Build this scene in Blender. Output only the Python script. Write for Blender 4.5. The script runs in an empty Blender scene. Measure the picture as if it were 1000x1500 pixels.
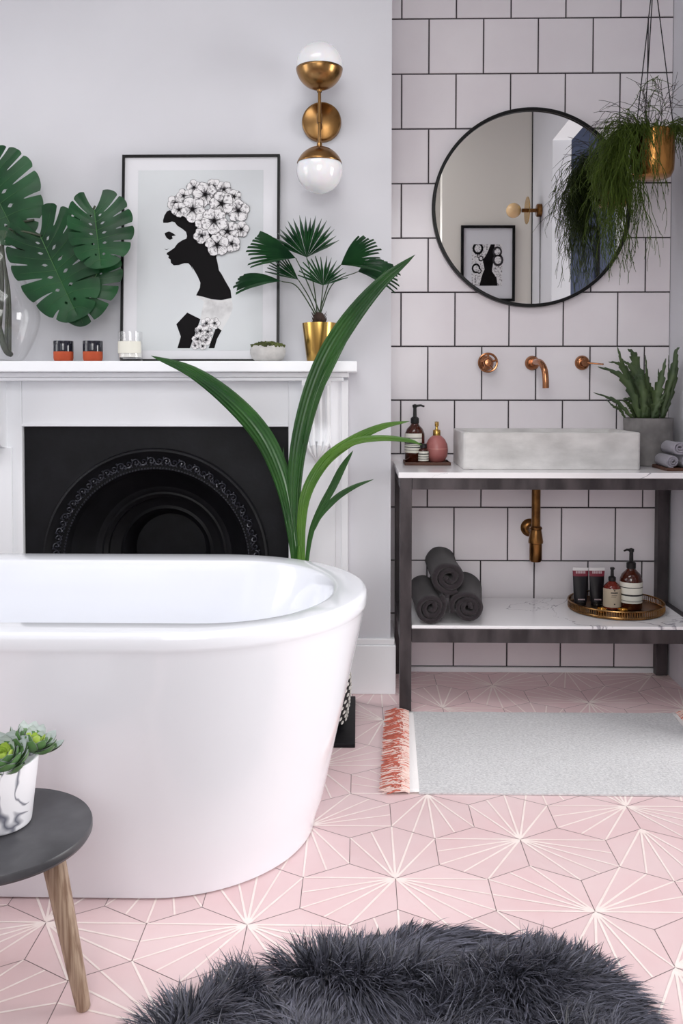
import bpy, bmesh, math, random
from mathutils import Vector, Matrix, noise
random.seed(7)
PI = math.pi
sin, cos = math.sin, math.cos
scn = bpy.context.scene
col = scn.collection

# ------------------------------------------------------------------ camera (calibrated from the tile grid)
FPX, PITCH, YAW, ROLL, CY, CAMH, CAMD = 1307.625, 0.0335, -0.0187, -0.0006, 613.522, 1.0597, 3.3326
HX, HY, WX, WZ = -0.4181, -1.7781, 0.1584, 2.418
_cp, _sp, _cw, _sw, _cr, _sr = cos(PITCH), sin(PITCH), cos(YAW), sin(YAW), cos(ROLL), sin(ROLL)
FW = Vector((_sw*_cp, _cw*_cp, -_sp)); RT0 = Vector((_cw, -_sw, 0)); DN0 = FW.cross(RT0)
RT = RT0*_cr + DN0*_sr; DN = -RT0*_sr + DN0*_cr
CAM = Vector((0, -CAMD, CAMH))

def ray(x, y): return FW + RT*((x-500)/FPX) + DN*((y-CY)/FPX)
def at(x, y, Y):
    """point of the room seen at a photograph position, at a known distance Y"""
    d = ray(x, y); return CAM + d*((Y-CAM.y)/d.y)
def atz(x, y, Z):
    d = ray(x, y); return CAM + d*((Z-CAM.z)/d.z)

cd = bpy.data.cameras.new('camera'); co = bpy.data.objects.new('camera', cd); col.objects.link(co)
cd.sensor_fit = 'VERTICAL'; cd.sensor_height = 36.0; cd.sensor_width = 24.0
cd.lens = FPX/1500*36.0; cd.shift_y = (CY-750)/1500; cd.clip_start = .02
M = Matrix((RT, -DN, -FW)).transposed().to_4x4(); M.translation = CAM
co.matrix_world = M
scn.camera = co

# ------------------------------------------------------------------ materials
def _n(nt, t, **k):
    n = nt.nodes.new(t)
    for a, b in k.items(): setattr(n, a, b)
    return n
def S(c):
    """sRGB 0-255 triple to linear"""
    return tuple(((v/255)/12.92 if v/255 <= .04045 else ((v/255+.055)/1.055)**2.4) for v in c)
def mat(name, c, rough=.5, metal=0., c2=None, nscale=5., detail=4., lo=.35, hi=.65, bump=0., bscale=60., island=0., spec=.5, coat=0.,
        trans=0., ior=1.45, stretch=None, sss=0., sheen=0., rvar=0.):
    m = bpy.data.materials.new(name); m.use_nodes = True; nt = m.node_tree; nt.nodes.clear()
    out = _n(nt, 'ShaderNodeOutputMaterial'); b = _n(nt, 'ShaderNodeBsdfPrincipled')
    nt.links.new(b.outputs[0], out.inputs[0])
    b.inputs['Roughness'].default_value = rough; b.inputs['Metallic'].default_value = metal
    b.inputs['Specular IOR Level'].default_value = spec; b.inputs['Coat Weight'].default_value = coat
    b.inputs['Coat Roughness'].default_value = .06
    b.inputs['Transmission Weight'].default_value = trans; b.inputs['IOR'].default_value = ior
    b.inputs['Sheen Weight'].default_value = sheen
    if sss: b.inputs['Subsurface Weight'].default_value = sss; b.inputs['Subsurface Scale'].default_value = .02
    c = S(c); base = None
    b.inputs['Base Color'].default_value = (*c, 1)
    tc = _n(nt, 'ShaderNodeTexCoord'); src = tc.outputs['Object']
    if stretch:
        mp = _n(nt, 'ShaderNodeMapping'); mp.inputs['Scale'].default_value = stretch
        nt.links.new(src, mp.inputs[0]); src = mp.outputs[0]
    if c2 is not None:
        no = _n(nt, 'ShaderNodeTexNoise'); no.inputs['Scale'].default_value = nscale; no.inputs['Detail'].default_value = detail
        nt.links.new(src, no.inputs['Vector'])
        r = _n(nt, 'ShaderNodeValToRGB'); r.color_ramp.elements[0].position = lo; r.color_ramp.elements[1].position = hi
        r.color_ramp.elements[0].color = (*c, 1); r.color_ramp.elements[1].color = (*S(c2), 1)
        nt.links.new(no.outputs[0], r.inputs[0]); base = r.outputs[0]
        if rvar:
            mr = _n(nt, 'ShaderNodeMapRange'); mr.inputs['To Min'].default_value = rough-rvar; mr.inputs['To Max'].default_value = rough+rvar
            nt.links.new(no.outputs[0], mr.inputs[0]); nt.links.new(mr.outputs[0], b.inputs['Roughness'])
    if island:
        g = _n(nt, 'ShaderNodeNewGeometry'); mr = _n(nt, 'ShaderNodeMapRange')
        mr.inputs['To Min'].default_value = 1-island; mr.inputs['To Max'].default_value = 1+island
        nt.links.new(g.outputs['Random Per Island'], mr.inputs[0])
        mx = _n(nt, 'ShaderNodeMix', data_type='RGBA', blend_type='MULTIPLY'); mx.inputs[0].default_value = 1
        if base is None: mx.inputs[6].default_value = (*c, 1)
        else: nt.links.new(base, mx.inputs[6])
        nt.links.new(mr.outputs[0], mx.inputs[7]); base = mx.outputs[2]
    if base is not None: nt.links.new(base, b.inputs['Base Color'])
    if bump:
        no = _n(nt, 'ShaderNodeTexNoise'); no.inputs['Scale'].default_value = bscale; no.inputs['Detail'].default_value = 5
        nt.links.new(src, no.inputs['Vector'])
        bm_ = _n(nt, 'ShaderNodeBump'); bm_.inputs['Strength'].default_value = bump; bm_.inputs['Distance'].default_value = .004
        nt.links.new(no.outputs[0], bm_.inputs['Height']); nt.links.new(bm_.outputs[0], b.inputs['Normal'])
    return m

def marble(name, base, vein, scale=3.0, width=.035, rough=.15, dist=.6, det=6):
    m = mat(name, base, rough); nt = m.node_tree; b = [n for n in nt.nodes if n.type == 'BSDF_PRINCIPLED'][0]
    tc = [n for n in nt.nodes if n.type == 'TEX_COORD'][0]
    no = _n(nt, 'ShaderNodeTexNoise'); no.inputs['Scale'].default_value = scale; no.inputs['Detail'].default_value = det; no.inputs['Distortion'].default_value = dist
    nt.links.new(tc.outputs['Object'], no.inputs['Vector'])
    s = _n(nt, 'ShaderNodeMath', operation='SUBTRACT'); s.inputs[1].default_value = .5; nt.links.new(no.outputs[0], s.inputs[0])
    a = _n(nt, 'ShaderNodeMath', operation='ABSOLUTE'); nt.links.new(s.outputs[0], a.inputs[0])
    n2 = _n(nt, 'ShaderNodeTexNoise'); n2.inputs['Scale'].default_value = scale*.8; n2.inputs['Detail'].default_value = 2
    nt.links.new(tc.outputs['Object'], n2.inputs['Vector'])
    wr = _n(nt, 'ShaderNodeMapRange'); wr.inputs['From Min'].default_value = .45; wr.inputs['From Max'].default_value = .75
    wr.inputs['To Min'].default_value = .0; wr.inputs['To Max'].default_value = width
    nt.links.new(n2.outputs[0], wr.inputs[0])
    d = _n(nt, 'ShaderNodeMath', operation='DIVIDE'); nt.links.new(a.outputs[0], d.inputs[0])
    ad = _n(nt, 'ShaderNodeMath', operation='ADD'); ad.inputs[1].default_value = .0005; nt.links.new(wr.outputs[0], ad.inputs[0]); nt.links.new(ad.outputs[0], d.inputs[1])
    mx = _n(nt, 'ShaderNodeMix', data_type='RGBA'); mx.clamp_factor = True
    nt.links.new(d.outputs[0], mx.inputs[0]); mx.inputs[6].default_value = (*S(vein), 1); mx.inputs[7].default_value = (*S(base), 1)
    nt.links.new(mx.outputs[2], b.inputs['Base Color'])
    return m

def glass_pane(name):
    m = bpy.data.materials.new(name); m.use_nodes = True; nt = m.node_tree; nt.nodes.clear()
    out = _n(nt, 'ShaderNodeOutputMaterial'); mx = _n(nt, 'ShaderNodeMixShader'); tr = _n(nt, 'ShaderNodeBsdfTransparent')
    gl = _n(nt, 'ShaderNodeBsdfGlossy'); gl.inputs['Roughness'].default_value = .02
    fr = _n(nt, 'ShaderNodeLayerWeight'); fr.inputs[0].default_value = .5
    pw = _n(nt, 'ShaderNodeMath', operation='POWER'); pw.inputs[1].default_value = 3.2; nt.links.new(fr.outputs['Facing'], pw.inputs[0])
    ma = _n(nt, 'ShaderNodeMath', operation='MULTIPLY_ADD'); ma.inputs[1].default_value = .55; ma.inputs[2].default_value = .035; nt.links.new(pw.outputs[0], ma.inputs[0])
    nt.links.new(ma.outputs[0], mx.inputs[0]); nt.links.new(tr.outputs[0], mx.inputs[1]); nt.links.new(gl.outputs[0], mx.inputs[2]); nt.links.new(mx.outputs[0], out.inputs[0])
    return m

W = (216, 216, 221)
MT = dict(
    wall=mat('painted_plaster', W, .6, c2=(211, 211, 216), nscale=2),
    wallw=mat('warm_plaster', (232, 227, 218), .6),
    wood_white=mat('white_gloss_paint', (242, 243, 246), .32),
    ceil=mat('ceiling_paint', (205, 205, 208), .7),
    tile=mat('white_tile', (240, 235, 238), .16, island=.025, c2=(234, 228, 232), nscale=4, bump=.04, bscale=6),
    grout=mat('dark_grout', (62, 56, 60), .8),
    hexm=mat('pink_cement', (226, 202, 203), .42, c2=(222, 191, 193), nscale=7, lo=.35, hi=.8, island=.05, rvar=.08),
    raym=mat('cream_inlay', (247, 236, 231), .42, c2=(242, 226, 221), nscale=30),
    fgrout=mat('grey_floor_grout', (140, 124, 124), .8),
    tub=mat('white_acrylic', (235, 237, 243), .12, spec=.5, coat=.3),
    brass=mat('antique_brass', (166, 128, 82), .26, 1, c2=(138, 102, 60), nscale=14),
    brassd=mat('aged_brass', (150, 108, 62), .28, 1, c2=(106, 72, 42), nscale=20),
    copper=mat('copper', (184, 130, 94), .22, 1, c2=(150, 98, 66), nscale=20),
    gold=mat('polished_gold', (206, 166, 92), .24, 1),
    goldpot=mat('hammered_gold', (196, 140, 78), .2, 1, bump=.35, bscale=24),
    iron=mat('black_cast_iron', (13, 13, 16), .5, c2=(20, 20, 24), nscale=18, bump=.1, bscale=90, spec=.25),
    ironr=mat('relief_cast_iron', (44, 45, 54), .28, .35, spec=.8),
    steel=mat('raw_blackened_steel', (58, 54, 56), .42, .55, c2=(86, 80, 82), nscale=6, stretch=(3, 3, 1.0), rvar=.12),
    marble=marble('white_marble', (240, 238, 240), (150, 147, 156), 1.7, .02),
    potmarble=marble('marbled_glaze', (238, 238, 243), (104, 106, 120), 7., .13, .3, 1.2, 2.5),
    conc=mat('cast_concrete', (222, 220, 218), .75, c2=(182, 180, 178), nscale=9, detail=8, lo=.3, hi=.75, bump=.25, bscale=50, stretch=(1, 1, 2)),
    concd=mat('dark_concrete', (134, 131, 130), .8, c2=(108, 105, 105), nscale=16, detail=7, bump=.25, bscale=60),
    concl=mat('pale_concrete', (200, 198, 195), .8, c2=(178, 176, 174), nscale=30, bump=.2, bscale=80),
    black=mat('black_lacquer', (9, 9, 10), .35, spec=.3),
    blackm=mat('black_plastic', (20, 19, 20), .35),
    paper=mat('white_mount', (222, 222, 226), .7),
    print_bg=mat('grey_print', (210, 214, 216), .6, c2=(200, 203, 206), nscale=2),
    ink=mat('print_ink', (15, 13, 15), .7, spec=.15), lightg=mat('print_light', (214, 214, 214), .6, c2=(150, 148, 150), nscale=14, lo=.5, hi=.8),
    petal=mat('print_petal', (228, 226, 227), .6, c2=(96, 93, 97), nscale=95, detail=3, lo=.5, hi=.68), petald=mat('print_shade', (58, 55, 59), .6, spec=.2),
    mirror=mat('mirror_glass', (244, 244, 243), .0, 1),
    opal=mat('opal_glass', (238, 238, 240), .08, coat=.5, sss=.3),
    glass=mat('clear_glass', (255, 255, 255), .0, trans=1, ior=1.45),
    pane=glass_pane('window_pane'),
    thin=glass_pane('thin_glass'),
    amber=mat('amber_glass', (70, 28, 14), .06, c2=(52, 18, 10), nscale=5, coat=.4),
    amberr=mat('red_amber_glass', (104, 34, 24), .06, coat=.4),
    label=mat('cream_label', (226, 224, 212), .6), labelb=mat('beige_label', (190, 174, 152), .6), labeld=mat('label_ink', (38, 38, 38), .6),
    pink=mat('pink_ceramic', (178, 112, 108), .35, c2=(168, 100, 98), nscale=12), pinkl=mat('pale_pink_line', (226, 168, 156), .4),
    terra=mat('terracotta', (186, 84, 48), .8, c2=(170, 72, 42), nscale=20), navy=mat('dark_blue_glaze', (26, 27, 38), .12, coat=.5),
    wax=mat('white_wax', (236, 235, 230), .5), woodt=mat('tray_wood', (92, 58, 40), .5, c2=(72, 42, 30), nscale=8, stretch=(1, 8, 8)),
    oak=mat('weathered_oak', (172, 150, 130), .6, c2=(124, 98, 80), nscale=26, detail=6, lo=.4, hi=.66, stretch=(6, 6, .22), bump=.25, bscale=30),
    slate=mat('dark_stool_top', (52, 52, 56), .4, c2=(92, 92, 96), nscale=9, detail=8, lo=.4, hi=.8, rvar=.06),
    towel=mat('charcoal_terry', (52, 47, 50), 1., sheen=.15, bump=1., bscale=260, spec=.1),
    cloth=mat('grey_cotton', (150, 146, 156), 1., sheen=.3, bump=.8, bscale=300, spec=.1),
    rug=mat('grey_weave', (222, 222, 223), .95, c2=(196, 196, 198), nscale=150, detail=4, lo=.35, hi=.65, stretch=(.8, 1.6, 1), bump=.7, bscale=200, spec=.1),
    bind=mat('white_cotton', (232, 228, 228), .9, bump=.4, bscale=200, spec=.1),
    coral=mat('coral_yarn', (198, 112, 96), .95, island=.25, spec=.1), cream=mat('cream_yarn', (236, 212, 204), .95, island=.08, spec=.1),
    monst=mat('monstera_green', (30, 78, 42), .36, c2=(15, 46, 26), nscale=7, spec=.32, island=.1),
    vein=mat('leaf_vein', (50, 96, 46), .45),
    palm=mat('fan_palm_green', (40, 84, 46), .4, c2=(24, 58, 36), nscale=14),
    palms=mat('palm_stem', (48, 66, 40), .5), fibre=mat('palm_fibre', (58, 42, 36), .9, bump=1., bscale=120),
    blade=mat('blade_green', (48, 92, 36), .3, c2=(30, 66, 30), nscale=5, spec=.5), bladel=mat('young_blade_green', (84, 124, 40), .38, c2=(58, 98, 36), nscale=6),
    rhip=mat('rhipsalis_green', (62, 78, 24), .6, island=.45, spec=.2), rhipd=mat('dark_twig', (58, 52, 48), .6),
    fish=mat('fishbone_green', (76, 94, 56), .42, c2=(56, 74, 48), nscale=12, island=.12),
    succ=mat('succulent_green', (92, 128, 78), .4, island=.15), succt=mat('succulent_tip', (178, 188, 186), .5), succy=mat('succulent_heart', (168, 194, 84), .4, island=.1),
    soil=mat('dark_soil', (30, 27, 28), .95, bump=1., bscale=60), moss=mat('moss', (92, 100, 52), .9, c2=(52, 60, 30), nscale=30, bump=1., bscale=80, island=.2),
    bask=mat('black_fibre', (30, 30, 32), .7), baskw=mat('white_fibre', (216, 212, 206), .8),
    stem=mat('brown_stem', (62, 70, 52), .5, c2=(44, 46, 38), nscale=20),
    fur=mat('charcoal_fur', (78, 79, 90), .4, island=.85, spec=.5), hide=mat('fur_hide', (38, 38, 42), .9),
    navyw=mat('navy_paint', (44, 52, 74), .55), cordm=mat('black_cord', (28, 26, 28), .6),
    bulb=mat('amber_bulb', (236, 196, 142), .05, coat=.6), tube_k=mat('black_tube', (24, 22, 26), .3), tube_p=mat('pink_band', (122, 40, 56), .4),
    white=mat('white_plastic', (228, 226, 226), .35), fadep=mat('pale_lettering', (196, 176, 180), .5), bluew=mat('pale_blue_paint', (120, 142, 166), .5),
)

# ------------------------------------------------------------------ mesh building
class MB:
    def __init__(s): s.v = []; s.f = []; s.m = []; s.mats = []
    def mi(s, m):
        if m not in s.mats: s.mats.append(m)
        return s.mats.index(m)
    def add(s, vs, fs, m=None):
        o = len(s.v); s.v += [tuple(v) for v in vs]; s.f += [tuple(i+o for i in f) for f in fs]
        s.m += [s.mi(m)]*len(fs); return s
    def box(s, x0, x1, y0, y1, z0, z1, m=None):
        v = [(x, y, z) for x in (x0, x1) for y in (y0, y1) for z in (z0, z1)]
        return s.add(v, [(0, 1, 3, 2), (4, 6, 7, 5), (0, 4, 5, 1), (2, 3, 7, 6), (0, 2, 6, 4), (1, 5, 7, 3)], m)
    def grid(s, rows, m=None, closed=False, flip=False):
        n = len(rows[0]); vs = [p for r in rows for p in r]; fs = []
        for i in range(len(rows)-1):
            for j in range(n if closed else n-1):
                k = (j+1) % n; q = (i*n+j, i*n+k, (i+1)*n+k, (i+1)*n+j)
                fs.append(q[::-1] if flip else q)
        return s.add(vs, fs, m)
    def lathe(s, prof, c=(0, 0, 0), n=40, m=None, a0=0, a1=2*PI, cap=False):
        full = abs(a1-a0-2*PI) < 1e-6; k = n if full else n+1
        rows = [[(c[0]+r*cos(a0+(a1-a0)*j/n), c[1]+r*sin(a0+(a1-a0)*j/n), c[2]+z) for j in range(k)] for r, z in prof]
        s.grid(rows, m, closed=full, flip=False)
        if cap:
            for row, fl in ((rows[0], True), (rows[-1], False)):
                idx = tuple(range(len(row))); s.add(row, [idx[::-1] if fl else idx], m)
        return s
    def tube(s, pts, r, n=6, m=None, caps=True):
        pts = [Vector(p) for p in pts]; N = len(pts)
        rr = r if isinstance(r, (list, tuple)) else [r]*N
        up = None; rows = []
        for i in range(N):
            t = (pts[min(i+1, N-1)]-pts[max(i-1, 0)])
            if t.length < 1e-9: t = Vector((0, 0, 1))
            t.normalize()
            if up is None: up = t.orthogonal().normalized()
            else:
                up = (up-t*up.dot(t))
                up = up.normalized() if up.length > 1e-6 else t.orthogonal().normalized()
            b = t.cross(up)
            rows.append([pts[i]+(up*cos(2*PI*j/n)+b*sin(2*PI*j/n))*rr[i] for j in range(n)])
        s.grid(rows, m, closed=True, flip=True)
        if caps:
            s.add(rows[0], [tuple(range(n))], m); s.add(rows[-1], [tuple(range(n))[::-1]], m)
        return s
    def sphere(s, c, r, m=None, n=20, k=12, z0=-1, z1=1, sc=(1, 1, 1)):
        a0, a1 = math.asin(z0), math.asin(z1)
        rows = []
        for i in range(k+1):
            a = a0+(a1-a0)*i/k
            rows.append([(c[0]+r*cos(a)*cos(2*PI*j/n)*sc[0], c[1]+r*cos(a)*sin(2*PI*j/n)*sc[1], c[2]+r*sin(a)*sc[2]) for j in range(n)])
        return s.grid(rows, m, closed=True)
    def poly(s, pts, m=None): return s.add(pts, [tuple(range(len(pts)))], m)
    def build(s, name, material=None, parent=None, smooth=True, bevel=0, origin=None, weld=0, solid=0, seg=2, sub=0, angle=40):
        me = bpy.data.meshes.new(name); o = bpy.data.objects.new(name, me); col.objects.link(o)
        off = Vector(origin) if origin is not None else (world_of(parent) if parent else Vector((0, 0, 0)))
        me.from_pydata([(x-off[0], y-off[1], z-off[2]) for x, y, z in s.v], [], s.f)
        for m in s.mats: me.materials.append(m if m is not None else (material or MT['wall']))
        me.polygons.foreach_set('material_index', s.m)
        if weld:
            bm = bmesh.new(); bm.from_mesh(me); bmesh.ops.remove_doubles(bm, verts=bm.verts, dist=weld); bm.to_mesh(me); bm.free()
        if smooth:
            me.polygons.foreach_set('use_smooth', [True]*len(me.polygons))
            try: me.set_sharp_from_angle(angle=math.radians(angle))
            except Exception: pass
        me.update()
        if parent: o.parent = parent
        elif origin is not None: o.location = off
        if solid:
            md = o.modifiers.new('solid', 'SOLIDIFY'); md.thickness = solid; md.offset = 0
        if bevel:
            md = o.modifiers.new('bevel', 'BEVEL'); md.width = bevel; md.segments = seg; md.limit_method = 'ANGLE'; md.angle_limit = .6
        if sub:
            md = o.modifiers.new('sub', 'SUBSURF'); md.levels = sub; md.render_levels = sub
        return o

def world_of(o):
    v = Vector((0, 0, 0))
    while o: v = v+o.location; o = o.parent
    return v
def tag(o, label=None, cat=None, group=None, kind=None):
    if label: o['label'] = label
    if cat: o['category'] = cat
    if group: o['group'] = group
    if kind: o['kind'] = kind
    return o
def thing(name, label, cat, loc, group=None):
    o = bpy.data.objects.new(name, None); o.empty_display_size = .05; col.objects.link(o); o.location = loc
    return tag(o, label, cat, group)
def struct(o): return tag(o, kind='structure')
def part(mb, name, m, t, label=None, **k):
    o = mb.build(name, m, t, **k)
    if label: o['label'] = label
    return o
def boxp(name, t, m, b, bevel=.001, label=None):
    return part(MB().box(*b, m), name, m, t, label, smooth=False, bevel=bevel)
def cr(pts, n):
    """catmull-rom through points, n samples"""
    P = [Vector(p) for p in pts]; P = [P[0]*2-P[1]]+P+[P[-1]*2-P[-2]]; out = []; k = len(P)-3
    for i in range(n):
        u = i/(n-1)*k; j = min(int(u), k-1); t = u-j; a, b, c, d = P[j:j+4]
        out.append(.5*((2*b)+(c-a)*t+(2*a-5*b+4*c-d)*t*t+(3*b-a-3*c+d)*t**3))
    return out
def copy_tree(o, parent=None):
    c = o.copy(); col.objects.link(c)
    if parent: c.parent = parent
    for ch in list(o.children): copy_tree(ch, c)
    return c

# ================================================================== SETTING
BRY, BRX, RWX = -.25, .113, 1.15
CEIL = 3.0
# ---- floor: hexagonal cement tiles with burst inlays
U = .2/math.sqrt(3)/2
mb = MB()
mb.add([(-2.4, -4.0, -.001), (1.15, -4.0, -.001), (1.15, 0, -.001), (-2.4, 0, -.001)], [(0, 1, 2, 3)], MT['fgrout'])
hexes = {}
for k in range(-20, 40):
    if k % 6 == 5: cs = [c for c in range(-20, 20) if c % 2 == 0]
    elif k % 6 == 2: cs = [c for c in range(-20, 20) if c % 2 == 1]
    else: continue
    for c in cs:
        if -2.4 < HX+c*.1 < 1.25 and -3.9 < HY+k*U < .12: hexes[(c, k)] = None
def hv(c, k): return [(c, k+2), (c+1, k+1), (c+1, k-1), (c, k-2), (c-1, k-1), (c-1, k+1)]
def around(v): return [h for h in hexes if v in hv(*h)]
for v in [(-2, 3), (2, 3), (5, 6), (9, 4), (8, 9), (3, 10), (6, 13), (11, 12), (1, -2), (3, 16), (5, 22), (7, 24), (9, 28), (12, 25), (-3, -2), (14, 19), (13, 6), (13, 0)]:
    for h in around(v):
        if hexes[h] is None: hexes[h] = v
rnd = random.Random(3)
for h in sorted(hexes, key=lambda q: (-q[1], q[0])):
    if hexes[h] is None:
        best = max(hv(*h), key=lambda v: sum(hexes[x] is None for x in around(v))+rnd.random()*.3)
        for x in around(best):
            if hexes[x] is None: hexes[x] = best
def clipx(pts, lo=-2.4, hi=1.15, y1=0.):
    def cl(P, f):
        out = []
        for i in range(len(P)):
            a, b = P[i-1], P[i]; fa, fb = f(a), f(b)
            if (fa < 0) != (fb < 0):
                t = fa/(fa-fb); out.append((a[0]+(b[0]-a[0])*t, a[1]+(b[1]-a[1])*t))
            if fb >= 0: out.append(b)
        return out
    for f in (lambda p: p[0]-lo, lambda p: hi-p[0], lambda p: y1-p[1]):
        pts = cl(pts, f)
        if not pts: break
    return pts
for (c, k), b in hexes.items():
    cx, cy = HX+c*.1, HY+k*U
    P = [(HX+a*.1, HY+d*U) for a, d in hv(c, k)]
    f = 1-.0008/.1
    q = clipx([(cx+(x-cx)*f, cy+(y-cy)*f) for x, y in P][::-1])
    if len(q) > 2: mb.poly([(x, y, 0) for x, y in q], MT['hexm'])
    i = hv(c, k).index(b); T = [P[(i+2) % 6], P[(i+3) % 6], P[(i+4) % 6]]
    T = [T[0], ((T[0][0]+T[1][0])/2, (T[0][1]+T[1][1])/2), T[1], ((T[1][0]+T[2][0])/2, (T[1][1]+T[2][1])/2), T[2]]
    B = P[i]; vb = Vector((B[0], B[1]))
    ds = []
    for tx, ty in T:
        d = Vector((tx-B[0], ty-B[1])); ds.append((math.atan2(d.y, d.x), d.length))
    ds = [((a if abs(a-ds[2][0]) < PI else a+(2*PI if a < ds[2][0] else -2*PI)), L) for a, L in ds]
    sg = 1 if ds[1][0] > ds[0][0] else -1; w0, w1 = .0026, .0019
    for j, (a, L) in enumerate(ds):
        d = Vector((cos(a), sin(a))); n = Vector((-d.y, d.x))*sg
        def notch(b_):
            h_ = abs(b_-a)/2; return vb+Vector((cos((a+b_)/2), sin((a+b_)/2)))*(w0/sin(h_))
        pn = notch(ds[j-1][0]) if j else notch(a-sg*PI/6)
        nn = notch(ds[j+1][0]) if j < 4 else notch(a+sg*PI/6)
        e1 = vb+d*(L-.002)
        q = [tuple(vb), tuple(pn), tuple(e1-n*w1), tuple(e1+n*w1), tuple(nn)]
        if sg < 0: q = q[::-1]
        q = clipx(q)
        if len(q) > 2: mb.poly([(x, y, .0005) for x, y in q], MT['raym'])
struct(mb.build('floor', smooth=False))

# ---- tiled back wall
mb = MB(); mb.box(.04, 1.15, 0, .1, -.02, CEIL, MT['grout']); mb.box(-2.5, .04, 0, .1, -.02, CEIL, MT['wall'])
g = .0022
for r in range(-4, 12):
    z1, z0 = WZ-r*.2, WZ-(r+1)*.2
    par = 1 if r % 2 == 0 else 0
    for c in range(par-2, 12, 2):
        x0, x1 = WX+c*.1, WX+(c+2)*.1
        a0, a1 = max(x0+g, .05), min(x1-g, RWX-.001)
        if a1-a0 < .003: continue
        b0, b1 = z0+g, min(z1-g, CEIL)
        if b1 <= b0: continue
        e = .0012
        mb.add([(a0, -.001, b0), (a1, -.001, b0), (a1, -.001, b1), (a0, -.001, b1), (a0+e, -.0035, b0+e), (a1-e, -.0035, b0+e), (a1-e, -.0035, b1-e), (a0+e, -.0035, b1-e)],
               [(4, 5, 6, 7), (0, 1, 5, 4), (1, 2, 6, 5), (2, 3, 7, 6), (3, 0, 4, 7)], MT['tile'])
struct(mb.build('wall_back', smooth=False))
struct(MB().box(.113, RWX, -.012, -.0005, 0, .017, MT['wood_white']).build('baseboard_back', smooth=False))

# ---- chimney breast, left alcove, right wall with doorway, camera-side walls
FX0, FX1 = -1.151, -.238       # fireplace opening
mb = MB()
mb.box(-1.50, FX0, BRY, .0, 0, CEIL); mb.box(FX1, BRX, BRY, .0, 0, CEIL); mb.box(FX0, FX1, BRY, .0, .932, CEIL)
mb.box(FX0, FX1, -.012, 0, 0, .932, MT['iron'])
struct(mb.build('wall_chimney', MT['wall'], smooth=False))
mb = MB()
mb.box(-.033, .131, BRY-.018, BRY, 0, .172); mb.box(-.033, .127, BRY-.013, BRY, .172, .194)
mb.box(BRX, .131, BRY, -.002, 0, .172); mb.box(BRX, .127, BRY, -.002, .172, .194)
struct(mb.build('baseboard_chimney', MT['wood_white'], smooth=False, bevel=.003))
LW0, LW1, LZ0, LZ1 = -1.75, -.75, .85, 2.5
mb = MB(); mb.box(-2.5, -2.4, -3.9, LW0, 0, CEIL); mb.box(-2.5, -2.4, LW1, .1, 0, CEIL); mb.box(-2.5, -2.4, LW0, LW1, 0, LZ0); mb.box(-2.5, -2.4, LW0, LW1, LZ1, CEIL)
struct(mb.build('wall_left', MT['wall'], smooth=False))
mb = MB()
for a, b in ((LW0, LW0+.05), (LW1-.05, LW1), ((LW0+LW1)/2-.02, (LW0+LW1)/2+.02)): mb.box(-2.47, -2.43, a, b, LZ0, LZ1)
for a, b in ((LZ0, LZ0+.06), (LZ1-.05, LZ1), ((LZ0+LZ1)/2-.025, (LZ0+LZ1)/2+.025)): mb.box(-2.468, -2.432, LW0, LW1, a, b)
w = struct(mb.build('window_3', MT['wood_white'], smooth=False))
part(MB().box(-2.452, -2.448, LW0+.03, LW1-.03, LZ0+.04, LZ1-.03), 'pane', MT['pane'], w, smooth=False)
DY0, DY1, DZ = -1.95, -.72, 2.52
mb = MB(); R2 = RWX+.11
mb.box(RWX, R2, DY1, 0.1, 0, CEIL); mb.box(RWX, R2, -3.9, DY0, 0, CEIL); mb.box(RWX, R2, DY0, DY1, DZ, CEIL)
struct(mb.build('wall_right', MT['wall'], smooth=False))
mb = MB(); SX0, SX1, SY0, SY1 = -1.4, .2, -2.6, -1.4  # ceiling has an added opening for fill light, no skylight known here
for q in ((-2.5, SX0, -4.0, .1), (SX1, 3.3, -4.0, .1), (SX0, SX1, -4.0, SY0), (SX0, SX1, SY1, .1)): mb.box(*q, CEIL, CEIL+.12)
struct(mb.build('ceiling', MT['ceil'], smooth=False))
w = struct(MB().box(-.615, -.585, SY0, SY1, CEIL+.04, CEIL+.08).build('window_4', MT['wood_white'], smooth=False))  # bar of the added skylight, out of view
part(MB().box(SX0+.001, SX1-.001, SY0+.001, SY1-.001, CEIL+.085, CEIL+.09), 'pane', MT['pane'], w, smooth=False)
# nib wall in the mirror
struct(MB().box(.57, RWX, -2.62, -2.5, 0, CEIL).build('wall_nib', MT['wallw'], smooth=False))
struct(MB().box(RWX-.006, RWX, -2.5, -2.494, 0, CEIL).build('trim_1', MT['cordm'], smooth=False))
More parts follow.
